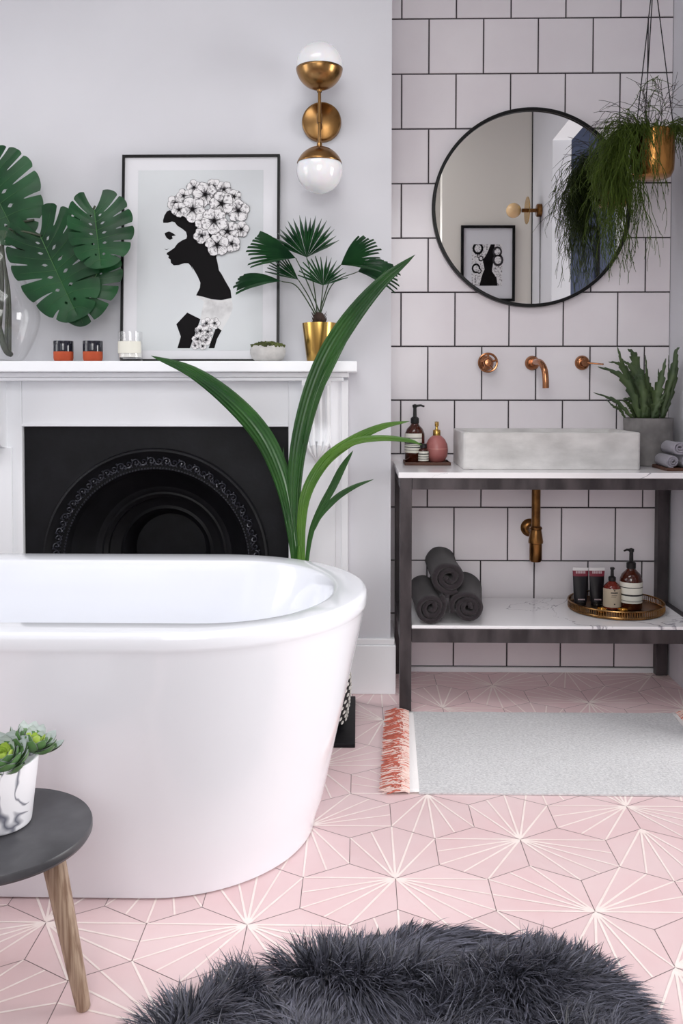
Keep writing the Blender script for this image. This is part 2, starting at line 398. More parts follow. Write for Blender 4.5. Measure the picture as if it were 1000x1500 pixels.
# camera-side wall with two windows
YB = -3.85
wins = [(-.72, .60, .95, 2.56), (-2.2, -1.15, .95, 2.56)]
mb = MB()
mb.box(-2.5, 1.3, YB-.12, YB, 0, .95); mb.box(-2.5, 1.3, YB-.12, YB, 2.56, CEIL)
mb.box(-2.5, -2.2, YB-.12, YB, .95, 2.56); mb.box(-1.15, -.72, YB-.12, YB, .95, 2.56); mb.box(.60, 1.3, YB-.12, YB, .95, 2.56)
struct(mb.build('wall_camera_side', MT['wallw'], smooth=False))
for i, (x0, x1, z0, z1) in enumerate(wins):
    mb = MB(); y0, y1 = YB-.08, YB-.03
    for a, b in ((x0, x0+.05), (x1-.05, x1), ((x0+x1)/2-.015, (x0+x1)/2+.015)): mb.box(a, b, y0, y1, z0, z1)
    for a, b in ((z0, z0+.06), (z1-.05, z1), ((z0+z1)/2-.025, (z0+z1)/2+.025)): mb.box(x0, x1, y0, y1, a, b)
    w = struct(mb.build('window_%d' % (i+1), MT['wood_white'], smooth=False))
    part(MB().box(x0+.03, x1-.03, YB-.058, YB-.054, z0+.04, z1-.03), 'pane', MT['pane'], w, smooth=False)
# adjoining navy room
mb = MB(); mb.box(R2, 3.2, -2.75, -2.65, 0, CEIL); mb.box(3.2, 3.3, -2.75, .1, 0, CEIL); mb.box(R2, 3.3, 0, .1, 0, CEIL)
struct(mb.build('wall_adjoining', MT['navyw'], smooth=False))
struct(MB().box(RWX, 3.3, -2.75, 0, -.06, -.001).build('floor_adjoining', MT['oak'], smooth=False))

# ================================================================== FIREPLACE
MZ = 1.149
t = thing('fireplace_surround', 'white painted fireplace surround with mantel shelf and scrolled corbels', 'fireplace surround', (-.694, BRY, 0))
b = MB().box(-1.384, -.004, -.47, BRY-.001, 1.114, MZ)
part(b, 'mantel_shelf', MT['wood_white'], t, smooth=False, bevel=.004)
b = MB()
for d, z0, z1, e in ((.0, 1.098, 1.114, .028), (.0, 1.086, 1.098, .045)):
    b.box(-1.384+e, -.004-e, -.44+e, BRY-.001, z0, z1)
part(b, 'cornice', MT['wood_white'], t, smooth=False, bevel=.003)
b = MB().box(-1.15, -.237, -.30, BRY-.001, .931, 1.09); b.box(-1.15, -.237, -.306, -.30, .931, .940)
part(b, 'frieze', MT['wood_white'], t, smooth=False, bevel=.002)
for sgn in (0, 1):
    f = (lambda x: x) if sgn == 0 else (lambda x: -1.388-x)
    def bx(b, x0, x1, *r): 
        a, c_ = f(x0), f(x1); b.box(min(a, c_), max(a, c_), *r)
    b = MB(); bx(b, -.2375, -.034, -.30, BRY-.001, 0, 1.09); bx(b, -.205, -.075, -.312, -.30, .15, .86); bx(b, -.058, -.034, -.306, -.30, 0, 1.086)
    bx(b, -.215, -.045, -.322, -.30, 0, .15)
    part(b, 'pilaster', MT['wood_white'], t, smooth=False, bevel=.003)
    # corbel: scroll profile extruded, with ribs
    prof = [(-.30, 1.088), (-.405, 1.088), (-.405, 1.072), (-.398, 1.06), (-.392, 1.02), (-.375, .98), (-.358, .95), (-.352, .93), (-.358, .905), (-.362, .885), (-.352, .868), (-.335, .862), (-.30, .858)]
    b = MB(); xs = (f(-.185), f(-.092))
    rows = [[(x, y, z) for y, z in prof] for x in (min(xs), max(xs))]
    b.grid(rows, flip=True); b.poly(rows[0]); b.poly(rows[1][::-1])
    for q in (-.175, -.152, -.126, -.102):
        rb = [(f(q), y-.001, z) for y, z in prof[2:10]]
        qc = -.1385; rb += [(f(q+(qc-q)*u_), y_, z_) for u_, y_, z_ in ((.15, -.374, .872), (.4, -.366, .852), (.7, -.350, .836), (.92, -.330, .820), (1, -.306, .805))]
        b.tube(rb, [.006]*6+[.0075, .009, .010, .0095, .008, .006, .003], 8)
        if q in (-.175, -.102):
            sgq = -1 if q == -.175 else 1
            b.tube([(f(q-sgq*.004+sgq*(.015-.0010*k_)*cos(k_*.55)), -.372+.001*k_, .872+(.015-.0010*k_)*sin(k_*.55)) for k_ in range(12)], .0035, 6)
    part(b, 'corbel', MT['wood_white'], t, smooth=True, angle=35)

t = thing('fireplace_insert', 'black cast iron fireplace insert with an ornate round arch', 'fireplace', (-.694, -.2, 0))
cx, cz = -.697, .465; N = 96
def arch(R, y, n=N):
    """horseshoe loop from lower right round to lower left"""
    P = []
    for i in range(n+1):
        a = -.25*PI+1.5*PI*i/n
        P.append((cx+R*cos(a), y, cz+R*sin(a)))
    lo = P[0]; hi = P[-1]
    return [(lo[0], y, .02)]+P+[(hi[0], y, .02)]
outer = []
A = arch(.392, -.282)
x0, x1, zt = FX0+.002, FX1-.002, .930
for i, p in enumerate(A):
    dx, dz = p[0]-cx, p[2]-cz
    if i == 0: outer.append((x1, -.282, .0)); continue
    if i == len(A)-1: outer.append((x0, -.282, .0)); continue
    s_ = min([v for v in (((x1-cx)/dx if dx > 0 else (x0-cx)/dx if dx < 0 else 9), ((zt-cz)/dz if dz > 0 else (-cz)/dz if dz < 0 else 9))])
    outer.append((cx+dx*s_, -.282, cz+dz*s_))
b = MB(); b.grid([outer, A]); b.grid([[(x, -.26, z) for x, y, z in outer], outer])
for c_ in ((x0, zt), (x1, zt)):
    pass
# corners of the rectangle
for i in range(len(outer)-1):
    a, c_ = outer[i], outer[i+1]
    if abs(a[0]-c_[0]) > 1e-5 and abs(a[2]-c_[2]) > 1e-5:
        px = x1 if abs(a[0]-x1) < 1e-4 or abs(c_[0]-x1) < 1e-4 else x0
        pz = zt if a[2] > cz else 0
        b.poly([a, (px, -.282, pz), c_])
part(b, 'face_plate', MT['iron'], t, smooth=False)
b = MB()
prof = [(.392, -.282), (.388, -.296), (.381, -.300), (.374, -.294)]
b.grid([arch(R, y) for R, y in prof])
b.grid([arch(R, y) for R, y in [(.374, -.294), (.366, -.286), (.345, -.278), (.325, -.270), (.318, -.272), (.314, -.266), (.308, -.25)]])
part(b, 'arch_ring', MT['iron'], t)
b = MB(); rnd = random.Random(5)
for k in range(46):
    a = -.05*PI+1.1*PI*k/45
    C0 = Vector((cx+.347*cos(a), -.284, cz+.347*sin(a)))
    tx = Vector((-sin(a), 0, cos(a))); rx = Vector((cos(a), 0, sin(a))); sg = 1 if k % 2 else -1
    pts = []
    for i in range(15):
        th = i*.52; rr = .0135*(1-i/18)
        pts.append(C0+tx*(rr*cos(th))*1.0+rx*(rr*sin(th)*sg)+Vector((0, -.003*sin(i*.9), 0)))
    b.tube(pts, [.0026]*13+[.0035, .0035], 5)
    b.sphere(C0+tx*.012+rx*sg*.012, .0035, None, 6, 4)
    b.tube([C0-tx*.012-rx*.014, C0-tx*.004-rx*.006, C0+tx*.002-rx*.015], .002, 5)
for a in range(110):
    q = -.08*PI+1.16*PI*a/109
    b.sphere((cx+.321*cos(q), -.274, cz+.321*sin(q)), .0034, None, 6, 4)
part(b, 'relief_band', MT['ironr'], t)
b = MB()
b.grid([arch(R, y) for R, y in [(.308, -.25), (.30, -.235), (.245, -.16), (.235, -.158), (.225, -.15), (.218, -.152)]])
b.grid([arch(R, y) for R, y in [(.218, -.152), (.205, -.14), (.204, -.12), (.17, -.10), (.16, -.104), (.15, -.09), (.13, -.03)]])
A = arch(.13, -.03); b.poly(A)
part(b, 'fire_recess', MT['iron'], t)

o = MB().box(-1.40, -.008, -.732, -.324, .0008, .014).build('hearth_slab', MT['iron'], smooth=False, bevel=.002, origin=(-.7, -.5, 0))
tag(o, 'flat black hearth slab on the floor behind the bathtub', 'hearth')

# ================================================================== BATHTUB
def stadium(a, bb, xr, xl, yc, z, n=48):
    """right end ellipse centre xr-a, left end xl+a"""
    P = []
    for i in range(n+1):
        th = -PI/2+PI*i/n; P.append((xr-a+a*cos(th), yc+bb*sin(th), z))
    m_ = 10
    for i in range(1, m_): P.append((xr-a+(xl+a-xr+a)*i/m_, yc+bb, z))
    for i in range(n+1):
        th = PI/2+PI*i/n; P.append((xl+a+a*cos(th), yc+bb*sin(th), z))
    for i in range(1, m_): P.append((xl+a+(xr-a-xl-a)*i/m_, yc-bb, z))
    return P
t = thing('bathtub', 'white freestanding oval bathtub in front of the fireplace', 'bathtub', (-.83, -1.18, 0))
XL, XR = -1.68, .022
H = .58
rings = []
def ring(f, z, inset=0.):   # f 0 base .. 1 rim
    bb = .345+(.428-.345)*f-inset; a = .33+(.42-.33)*f-inset; xr = -.105+(XR+.105)*f-inset; xl = (XL+.12)-.12*f+inset
    return stadium(a, bb, xr, xl, -1.18, z)
rings.append(ring(-.16, .0005)); rings.append(ring(-.16, .0035)); rings.append(ring(-.01, .004)); rings.append(ring(.0, .008)); rings.append(ring(.03, .03))
for z in (.08, .14, .2, .26, .32, .38, .44, .5, .525): 
    f = z/.545; rings.append(ring(.03+.945*f, z))
rings.append(ring(.965, .538)); rings.append(ring(.976, .541)); rings.append(ring(.992, .545)); rings.append(ring(1.0, .550)); rings.append(ring(1.0, .566)); rings.append(ring(1.0, .574, .002)); rings.append(ring(1.0, .5785, .006)); rings.append(ring(1., .58, .012))
def inner(bb, a, xr, xl, z): return stadium(a, bb, xr, xl, -1.19, z)
rings.append(inner(.338, .285, -.046, -1.60, .58)); rings.append(inner(.332, .272, -.055, -1.592, .5785)); rings.append(inner(.327, .265, -.061, -1.586, .573))
for z, d in ((.55, .006), (.5, .018), (.42, .036), (.34, .055), (.26, .075), (.19, .10), (.15, .13), (.125, .17), (.115, .22)):
    rings.append(inner(.327-d*.8, .262-d*.7, -.062-d*1.5, -1.585+d*1.5, z))
b = MB(); b.grid(rings, closed=True); b.poly(rings[-1]); b.poly(rings[0][::-1])
part(b, 'tub_shell', MT['tub'], t, smooth=True, angle=60)
part(MB().lathe([(.0, .003), (.03, .003), (.034, .0)], (-.85, -1.19, .1155), 24), 'drain', MT['brass'], t)

# ================================================================== WASHSTAND
CT = .789
t = thing('washstand', 'blackened steel washstand with marble top and marble lower shelf', 'washstand', (.64, -.22, 0))
LX = [(.137, .175), (1.102, 1.143)]; LY = [(-.436, -.400), (-.044, -.006)]
for i in (0, 1):
    for j in (0, 1): boxp('leg', t, MT['steel'], (*LX[i], *LY[j], .0008, .770), .0015)
for z0, z1 in ((.733, .770), (.231, .276)):
    for j in (0, 1): boxp('rail', t, MT['steel'], (.1755, 1.1015, *(LY[j] if j else (-.436, -.404)), z0, z1), .0015)
    for i in (0, 1): boxp('rail', t, MT['steel'], (*LX[i], -.3995, -.0445, z0, z1), .0015)
boxp('countertop', t, MT['marble'], (.131, 1.146, -.440, -.005, .7705, CT), .002, 'white marble slab with grey veins')
boxp('shelf', t, MT['marble'], (.1755, 1.1015, -.4345, -.0445, .2765, .287), .0015, 'white marble slab with grey veins')
b = MB(); v = [(.30, -.12), (.36, -.16), (.42, -.14), (.47, -.19), (.52, -.17), (.60, -.20)]

# sink
t = thing('basin', 'rectangular concrete vessel basin on the marble washstand top', 'basin', (.649, -.165, CT))
X0, X1, Y0, Y1, Z0, Z1 = .353, .946, -.331, -.012, CT+.0003, .914
def rrect(x0, x1, y0, y1, r, z, n=6):
    P = []
    for cx_, cy_, a in ((x1-r, y0+r, -PI/2), (x1-r, y1-r, 0), (x0+r, y1-r, PI/2), (x0+r, y0+r, PI)):
        for i in range(n+1): P.append((cx_+r*cos(a+PI/2*i/n), cy_+r*sin(a+PI/2*i/n), z))
    return P
R_ = [rrect(X0+.002, X1-.002, Y0+.002, Y1-.002, .012, Z0), rrect(X0, X1, Y0, Y1, .012, Z0+.002), rrect(X0, X1, Y0, Y1, .012, Z1-.003), rrect(X0+.003, X1-.003, Y0+.003, Y1-.003, .010, Z1),
      rrect(X0+.026, X1-.026, Y0+.016, Y1-.03, .012, Z1), rrect(X0+.028, X1-.028, Y0+.018, Y1-.032, .014, Z1-.004), rrect(X0+.034, X1-.034, Y0+.024, Y1-.036, .018, Z0+.035), rrect(X0+.05, X1-.05, Y0+.04, Y1-.05, .018, Z0+.022)]
b = MB(); b.grid(R_, closed=True); b.poly(R_[0][::-1]); b.poly(R_[-1])
part(b, 'bowl', MT['conc'], t, angle=35)
part(MB().lathe([(0, .004), (.02, .004), (.026, .0), (.028, 0)], (.649, -.165, Z0+.0225), 24), 'waste', MT['brass'], t)
# bottle trap
t = thing('bottle_trap', 'aged brass bottle trap and waste pipe under the basin', 'drain pipe', (.64, -.12, .44))
c = (.64, -.12, 0)
part(MB().lathe([(.0158, .552), (.0158, .7700)], c, 24), 'down_pipe', MT['brassd'], t)
part(MB().lathe([(.0, .438), (.018, .438), (.0225, .444), (.0225, .505)], c, 28), 'trap_cup', MT['brassd'], t)
part(MB().lathe([(.0225, .503), (.026, .505), (.0265, .512), (.021, .545), (.020, .553), (.0225, .556), (.0225, .561), (.019, .565), (.0155, .567)], c, 28), 'collar', MT['brassd'], t)
part(MB().tube([(.64, -.118, .545), (.64, -.09, .545), (.64, -.02, .543), (.64, -.004, .543)], .0145, 16), 'side_pipe', MT['brassd'], t)
b = MB(); prof = [(.0, .014), (.02, .014), (.026, .010), (.033, .002), (.034, 0)]
b.grid([[(.64+r*cos(2*PI*j/28), -.0036-z, .543+r*sin(2*PI*j/28)) for j in range(28)] for r, z in prof], closed=True)
part(b, 'wall_flange', MT['brassd'], t)

def disc_y(b, cx_, cz_, prof, n=32, m=None):
    """lathe about the Y axis; prof = (radius, distance from wall towards camera)"""
    b.grid([[(cx_+r*cos(2*PI*j/n), -d, cz_+r*sin(2*PI*j/n)) for j in range(n)] for r, d in prof], m, closed=True)
    return b
# taps
TZ = 1.156
t = thing('basin_tap', 'copper wheel handled wall tap left of the spout', 'tap', (.474, -.004, TZ))
part(disc_y(MB(), .474, TZ, [(0, .02), (.020, .02), (.026, .014), (.0285, .0036), (.0285, .003)]), 'rosette', MT['copper'], t)
part(MB().tube([(.474, -.018, TZ), (.474, -.062, TZ)], [.010, .009], 14), 'spindle', MT['copper'], t)
b = MB()
wh = [(.474+.033*cos(a), -.055, TZ+.033*sin(a)) for a in [2*PI*i/40 for i in range(41)]]
b.tube(wh, .0042, 8, caps=False)
for k in range(5):
    a = 2*PI*k/5+.3; b.tube([(.474, -.056, TZ), (.474+.032*cos(a), -.055, TZ+.032*sin(a))], .004, 8)
disc_y(b, .474, TZ, [(0, .066), (.012, .065), (.016, .060), (.017, .050), (0, .049)], 20)
part(b, 'wheel_handle', MT['copper'], t)
t = thing('basin_spout', 'copper curved wall spout above the concrete basin', 'spout', (.645, -.004, TZ))
part(disc_y(MB(), .645, TZ, [(0, .022), (.018, .022), (.024, .016), (.0275, .0036), (.0275, .003)]), 'rosette', MT['copper'], t)
pts = cr([(.645, -.02, TZ), (.647, -.07, TZ+.002), (.653, -.115, TZ-.002), (.659, -.150, TZ-.025), (.662, -.160, TZ-.060), (.663, -.160, TZ-.093)], 24)
b = MB().tube(pts, [.0115]*24, 16); b.tube([(.646, -.025, TZ), (.646, -.045, TZ)], .0155, 18)
part(b, 'pipe', MT['copper'], t)
t = thing('basin_tap', 'copper lever handled wall tap right of the spout', 'tap', (.829, -.004, TZ))
part(disc_y(MB(), .829, TZ+.001, [(0, .022), (.016, .022), (.024, .016), (.0275, .0036), (.0275, .003)]), 'rosette', MT['copper'], t)
b = MB().tube([(.829, -.02, TZ), (.829, -.05, TZ)], .013, 16); b.tube([(.832, -.045, TZ), (.888, -.064, TZ-.006)], [.0035, .0028], 10); b.sphere((.889, -.064, TZ-.006), .0035, None, 8, 6)
part(b, 'lever', MT['copper'], t)

# mirror
MCX, MCZ = .633, 1.724
t = thing('round_mirror', 'large round wall mirror with thin black frame', 'mirror', (MCX, -.004, MCZ))
b = MB(); disc_y(b, MCX, MCZ, [(0.0001, .022), (.354, .022), (.354, .0045), (0.0001, .0045)], 128)
mg = part(b, 'mirror_glass', MT['mirror'], t, smooth=False); mg.rotation_euler = (-.0045, 0, .0065)
b = MB(); disc_y(b, MCX, MCZ, [(.351, .0225), (.351, .029), (.353, .031), (.361, .031), (.363, .029), (.363, .004)], 128)
part(b, 'mirror_frame', MT['black'], t)

# ================================================================== WALL SCONCE
def sconce():
    x, y, z = -.128, -.38, 1.945
    t = thing('wall_sconce', 'brass wall sconce with two opal glass globes one above the other', 'wall lamp', (x, BRY, 1.92))
    b = MB(); C = (-.126, 1.968)
    b.grid([[(C[0]+r*cos(2*PI*j/48), BRY-d, C[1]+r*sin(2*PI*j/48)) for j in range(48)] for r, d in [(0, .024), (.058, .024), (.065, .020), (.0675, .012), (.0675, .0005)]], closed=True)
    part(b, 'backplate', MT['brass'], t)
    part(MB().tube([(x, BRY-.02, 1.945), (x, y, 1.945)], .006, 12), 'arm', MT['brass'], t)
    b = MB().tube([(x, y, 1.850), (x, y, 2.040)], .0055, 14)
    b.lathe([(.008, 0), (.009, .004), (.009, .022), (.0, .026)], (x, y, 2.030), 16); b.lathe([(0, 0), (.009, .004), (.009, .02), (.007, .024)], (x, y, 1.843), 16); b.tube([(x, y, 1.930), (x, y, 1.960)], .009, 14)
    part(b, 'stem', MT['brass'], t)
    R = .0755
    for zc, sg in ((2.115, 1), (1.776, -1)):
        g_ = MB().sphere((x, y, zc), R, None, 40, 26)
        part(g_, 'globe', MT['opal'], t, 'white opal glass globe')
        lo, hi = (-1, -.14) if sg == 1 else (.30, 1)
        part(MB().sphere((x, y, zc), R+.0015, None, 40, 14, lo, hi), 'cap', MT['brass'], t, 'brass bowl around the globe', solid=.0012)
sconce()

# ================================================================== PRINT ON THE MANTEL
t = thing('framed_print', 'black framed print of a flower haired woman in profile leaning on the wall', 'picture', (-.534, -.318, MZ))
FWd, FHt, FD = .536, .705, .022
fb = MB(); e = .0085
x0, x1 = -.802, -.802+FWd
def fbx(b, a0, a1, z0, z1, y0=-.318-FD, y1=-.318, m=None): b.box(a0, a1, y0, y1, MZ+.0006+z0, MZ+.0006+z1, m)
fbx(fb, x0, x0+e, 0, FHt); fbx(fb, x1-e, x1, 0, FHt); fbx(fb, x0+e, x1-e, FHt-e, FHt); fbx(fb, x0+e, x1-e, 0, e)
fr = part(fb, 'frame', MT['black'], t, smooth=False, bevel=.0008)
b = MB(); fbx(b, x0+e, x1-e, e, FHt-e, -.332, -.319)
part(b, 'mount', MT['paper'], t, smooth=False)
YP = -.3325
def FP(px, py, d=0): return (x0+(px-181)/229*FWd, YP-d, MZ+(528.5-py)/300.5*FHt)
b = MB(); b.poly([FP(204, 512), FP(386, 512), FP(386, 250), FP(204, 250)], MT['print_bg'])
def c5(l): return [(230+x*.15, 250+y*.15) for x, y in l]
def c6(l): return [(240+x*.12, 390+y*.12) for x, y in l]
def tri(b, pts, d, m):
    from mathutils.geometry import tessellate_polygon
    P = [Vector((x, -y, 0)) for x, y in pts]
    for f in tessellate_polygon([P]):
        q = [FP(*pts[i], d) for i in f]
        n = (Vector(q[1])-Vector(q[0])).cross(Vector(q[2])-Vector(q[0]))
        b.poly(q if n.y < 0 else q[::-1], m)
K = MT['ink']
tri(b, c6([(415, 355), (500, 372), (600, 402), (720, 412), (842, 388), (855, 450), (855, 510), (830, 590), (790, 670), (725, 775), (660, 730), (680, 690), (470, 640), (490, 520), (510, 430)]), .0003, MT['lightg'])
tri(b, c5([(75, 513), (72, 490), (85, 440), (110, 400), (140, 388), (175, 430), (230, 440), (290, 450), (360, 430), (470, 420), (560, 560), (600, 800), (590, 850), (605, 910), (615, 970), (640, 1010)]) + c6([(700, 60), (760, 170), (830, 290), (842, 386), (720, 410), (600, 400), (500, 370), (415, 352), (460, 260), (465, 200), (430, 120), (360, 0)]) + c5([(370, 980), (345, 930), (320, 905), (280, 905), (230, 922), (180, 925), (152, 900), (148, 868), (126, 852), (132, 832), (110, 818), (114, 802), (140, 787), (185, 755), (215, 712), (260, 682), (300, 665), (306, 640), (295, 600), (260, 572), (210, 540), (185, 507), (160, 500), (120, 512)]), .0005, K)
tri(b, c6([(310, 560), (180, 700), (235, 850), (195, 990), (345, 990), (420, 780), (470, 640)]), .0005, K)
tri(b, c6([(660, 730), (725, 775), (670, 880), (640, 990), (570, 990), (620, 850)]), .0005, K)
tri(b, c5([(88, 612), (130, 596), (165, 610), (198, 634), (160, 642), (168, 665), (140, 678), (110, 660), (95, 635)]), .0005, K)
tri(b, c5([(84, 764), (110, 770), (135, 760), (110, 776)]), .0005, K)
rf = random.Random(11)
def flower(cx_, cy_, r, k, d, petals=5):
    ph = rf.random()*6
    for i in range(petals):
        a = ph+2*PI*i/petals; pts = [(cx_, cy_)]
        for j in range(9):
            u = j/8; an = a+(u-.5)*2*PI/petals*1.05; rr = r*(.80+.20*sin(PI*u))*(1+.05*rf.uniform(-1, 1))
            pts.append((cx_+rr*cos(an), cy_+rr*sin(an)))
        big = [(cx_+(x-cx_)*1.04, cy_+(y-cy_)*1.04) for x, y in pts]
        tri(b, big, d, MT['petald']); 
        tri(b, pts, d+.0001, MT['petal'])
        for q in range(4):
            an = a+(q-1.5)*2*PI/petals*.22; l0, l1 = r*.06, r*rf.uniform(.45, .8); w_ = r*.028
            tri(b, [(cx_+l0*cos(an)-w_*sin(an), cy_+l0*sin(an)+w_*cos(an)), (cx_+l1*cos(an), cy_+l1*sin(an)), (cx_+l0*cos(an)+w_*sin(an), cy_+l0*sin(an)-w_*cos(an))], d+.0002, MT['petald'])
        an = a+PI/petals; tri(b, [(cx_+r*.1*cos(an-.5), cy_+r*.1*sin(an-.5)), (cx_+r*.93*cos(an), cy_+r*.93*sin(an)), (cx_+r*.1*cos(an+.5), cy_+r*.1*sin(an+.5))], d+.0002, K if k % 2 else MT['petald'])
    tri(b, [(cx_+r*.14*cos(q*PI/4), cy_+r*.14*sin(q*PI/4)) for q in range(8)], d+.0003, K)
for i, (fx, fy, r) in enumerate([(190, 320, 80), (270, 250, 70), (370, 170, 75), (560, 160, 75), (660, 190, 80), (760, 260, 70), (480, 240, 120), (830, 580, 80), (800, 400, 110), (640, 330, 120), (450, 640, 80), (700, 600, 110), (740, 720, 85), (600, 730, 115), (360, 385, 125), (470, 500, 90), (570, 500, 130), (230, 390, 75)]):
    flower(230+fx*.15, 250+fy*.15, r*.15, i, .0007+i*.0004)
for i, (fx, fy, r) in enumerate([(540, 690, 85), (640, 690, 60), (470, 780, 60), (560, 790, 75), (440, 880, 65), (540, 890, 70), (410, 960, 50), (500, 965, 55)]):
    flower(240+fx*.12, 390+fy*.12, min(r, 60 if fy < 900 else 40)*.12*1.15, i+1, .0007+i*.0004)
part(b, 'print', MT['print_bg'], t, 'profile silhouette with black neck and a crown of white flowers', smooth=False)
t.rotation_euler = (-math.radians(4.2), 0, 0)

# ================================================================== MANTEL OBJECTS
def cup(loc, label):
    t = thing('glazed_cup', label, 'cup', loc, 'two tone cups on the mantel'); x, y, z = loc
    part(MB().lathe([(0, .0005), (.026, .0005), (.030, .004), (.0318, .012), (.032, .033)], loc, 32), 'clay_base', MT['terra'], t)
    part(MB().lathe([(.0322, .033), (.0325, .036), (.0325, .066), (.0315, .068), (.030, .066), (.029, .02), (0, .015)], loc, 32), 'glazed_rim', MT['navy'], t)
    return t
p = at(93, 529, -.40); cu = cup((p.x, -.40, MZ), 'terracotta cup with dark glazed rim, the left of the pair')
c2 = copy_tree(cu); p = at(136, 529, -.40); c2.location = (p.x, -.40, MZ); c2['label'] = 'terracotta cup with dark glazed rim, nearer the framed print'
p = at(191, 529, -.40); L = (p.x, -.40, MZ)
t = thing('candle_glass', 'clear glass jar candle with white label before the framed print', 'candle', L)
part(MB().lathe([(0, .0006), (.036, .0006), (.039, .004), (.0395, .010), (.0395, .098), (.0375, .098), (.0372, .016), (0, .014)], L, 40), 'jar', MT['thin'], t, 'clear glass jar')
part(MB().lathe([(0, .0145), (.0368, .0145), (.0368, .058), (0, .059)], L, 32), 'wax', MT['wax'], t)
part(MB().lathe([(.0398, .027), (.0398, .066)], L, 24, a0=-PI*.9, a1=-PI*.1), 'paper_label', MT['label'], t)
part(MB().tube([(L[0], L[1], MZ+.059), (L[0]+.001, L[1], MZ+.070)], .001, 6), 'wick', MT['ink'], t)
# small concrete bowl with moss
p = at(392, 529, -.41); L = (p.x, -.40, MZ)
t = thing('planter_bowl', 'small round pale concrete bowl of moss at the right corner of the print', 'planter', L)
part(MB().lathe([(0, .0005), (.040, .0005), (.052, .010), (.0585, .026), (.058, .040), (.052, .052), (.049, .052), (.050, .045), (0, .044)], L, 40), 'bowl', MT['concl'], t)
b = MB(); rm = random.Random(4)
for i in range(260):
    a, r = rm.random()*2*PI, .052*math.sqrt(rm.random()); q = Vector((L[0]+r*cos(a), L[1]+r*sin(a), MZ+.046+.012*(1-(r/.056)**2)))
    d = Vector((cos(a)*r*14+rm.uniform(-.5, .5), sin(a)*r*14+rm.uniform(-.5, .5), .8)).normalized()*rm.uniform(.006, .015)
    b.tube([q-d*.3, q+d*.5, q+d*.8+Vector((rm.uniform(-.004, .004), 0, -.001))], [.004, .0045, .0015], 5)
part(b, 'moss', MT['moss'], t); t.children[-1]['kind'] = 'stuff'

# glass vase with monstera
VX = at(2, 500, -.37).x; L = (VX, -.37, MZ)
t = thing('glass_vase', 'large clear glass vase holding monstera stems at the mantel left', 'vase', L)
vp = [(.05, .0006), (.066, .004), (.082, .025), (.105, .07), (.122, .125), (.124, .165), (.110, .215), (.078, .275), (.048, .33), (.036, .37), (.036, .40), (.046, .43)]
vq = cr([(r, z, 0) for r, z in vp], 40)
prof = [(0, .0006)]+[(v.x, v.y) for v in vq]+[(max(v.x-.003, .001), v.y) for v in reversed(vq[2:])]+[(0, .010)]
part(MB().lathe(prof, L, 56), 'vase_body', MT['thin'], t)

def leaf_frame(base, tip, facing):
    Y = (Vector(tip)-Vector(base)); L_ = Y.length; Y.normalize(); Nn = Vector(facing); Nn = (Nn-Y*Nn.dot(Y)).normalized(); X = Y.cross(Nn).normalized()
    return X, Y, Nn, L_
def monstera(name, base, tip, facing, wr, wl, stem, N=6, seed=0, post=.26, curl=.10, side=.12, hole=True):
    r = random.Random(seed); X, Y, Nn, L_ = leaf_frame(base, tip, facing); base = Vector(base)
    b = MB()
    def O(th, w):
        yc = .30*L_
        if th < PI/2: yy = yc+(L_-yc)*cos(th)**1.15; xx = w*sin(th)**.82
        else: yy = yc+(yc+post*L_)*cos(th); xx = w*max(sin(th), .02)**.62
        return xx, yy
    ts = [r.uniform(.38, .66) for _ in range(N+1)]
    def P(sg, sig, tt):
        w = wr if sg > 0 else wl
        f = sig/N; my = L_*(.97-.95*f**.85); th = PI*.955*f**.92
        ox, oy = O(th, w)
        cx_, cy_ = ox*.50, my+(oy-my)*.22-(.03*L_ if f < .8 else 0)
        x = 2*(1-tt)*tt*cx_+tt*tt*ox; y = (1-tt)**2*my+2*(1-tt)*tt*cy_+tt*tt*oy
        z = -side*(x*x)/max(wr, wl)*1.6-curl*(y/L_)**2*L_*1.2+.010*abs(cos(PI*sig))*tt*L_*2*.5+.12*x*(1-abs(x)/max(wr, wl)*.6)
        return base+X*(x*sg)+Y*y+Nn*z
    def gap(i, tt):
        if i in (0,): return 0
        if i == N: return 0
        gq = 0
        t0 = ts[i]
        if tt > t0: gq = .018+.055*((tt-t0)/(1-t0))**.6*(1 if i % 3 else 1.8)
        if hole and .14 < tt < .27: gq = max(gq, .12*sin(PI*(tt-.14)/.13))
        return gq
    nt_, ns = 30, 8
    for sg in (1, -1):
        for i in range(N):
            rows = []
            for a in range(nt_+1):
                row = []
                for s_ in range(ns+1):
                    u = s_/ns; tt = a/nt_*(1-.045*abs(2*u-1)**3)
                    lo, hi = i+gap(i, a/nt_), i+1-gap(i+1, a/nt_)
                    row.append(P(sg, lo+(hi-lo)*u, tt))
                rows.append(row)
            b.grid(rows, flip=(sg > 0))
    lf = part(b, 'leaf', MT['monst'], stem, weld=.0001, angle=80)
    v = MB(); pts = [P(1, N*f, 0)+Nn*.0012 for f in [1-.05*i for i in range(20)]]
    v.tube(pts, [.0022*(1-.03*i) for i in range(20)], 6)
    for sg in (1, -1):
        for i in range(N): v.tube([P(sg, i+.5, a*.092)+Nn*.0006 for a in range(10)], [.0008*(1-.08*a) for a in range(10)], 4, caps=False)
    part(v, 'vein', MT['vein'], lf)
    return lf
ms = thing('monstera_stem', 'cut monstera stems with four big split leaves standing in the glass vase', 'plant', (VX, -.37, MZ+.02))
neck = Vector((VX+.01, -.37, MZ+.42))
stems = [((50, 322), -.385, (-2, 500)), ((60, 345), -.40, (8, 515)), ((139, 302), -.42, (14, 522)), ((146, 392), -.37, (-8, 510))]
sb = MB()
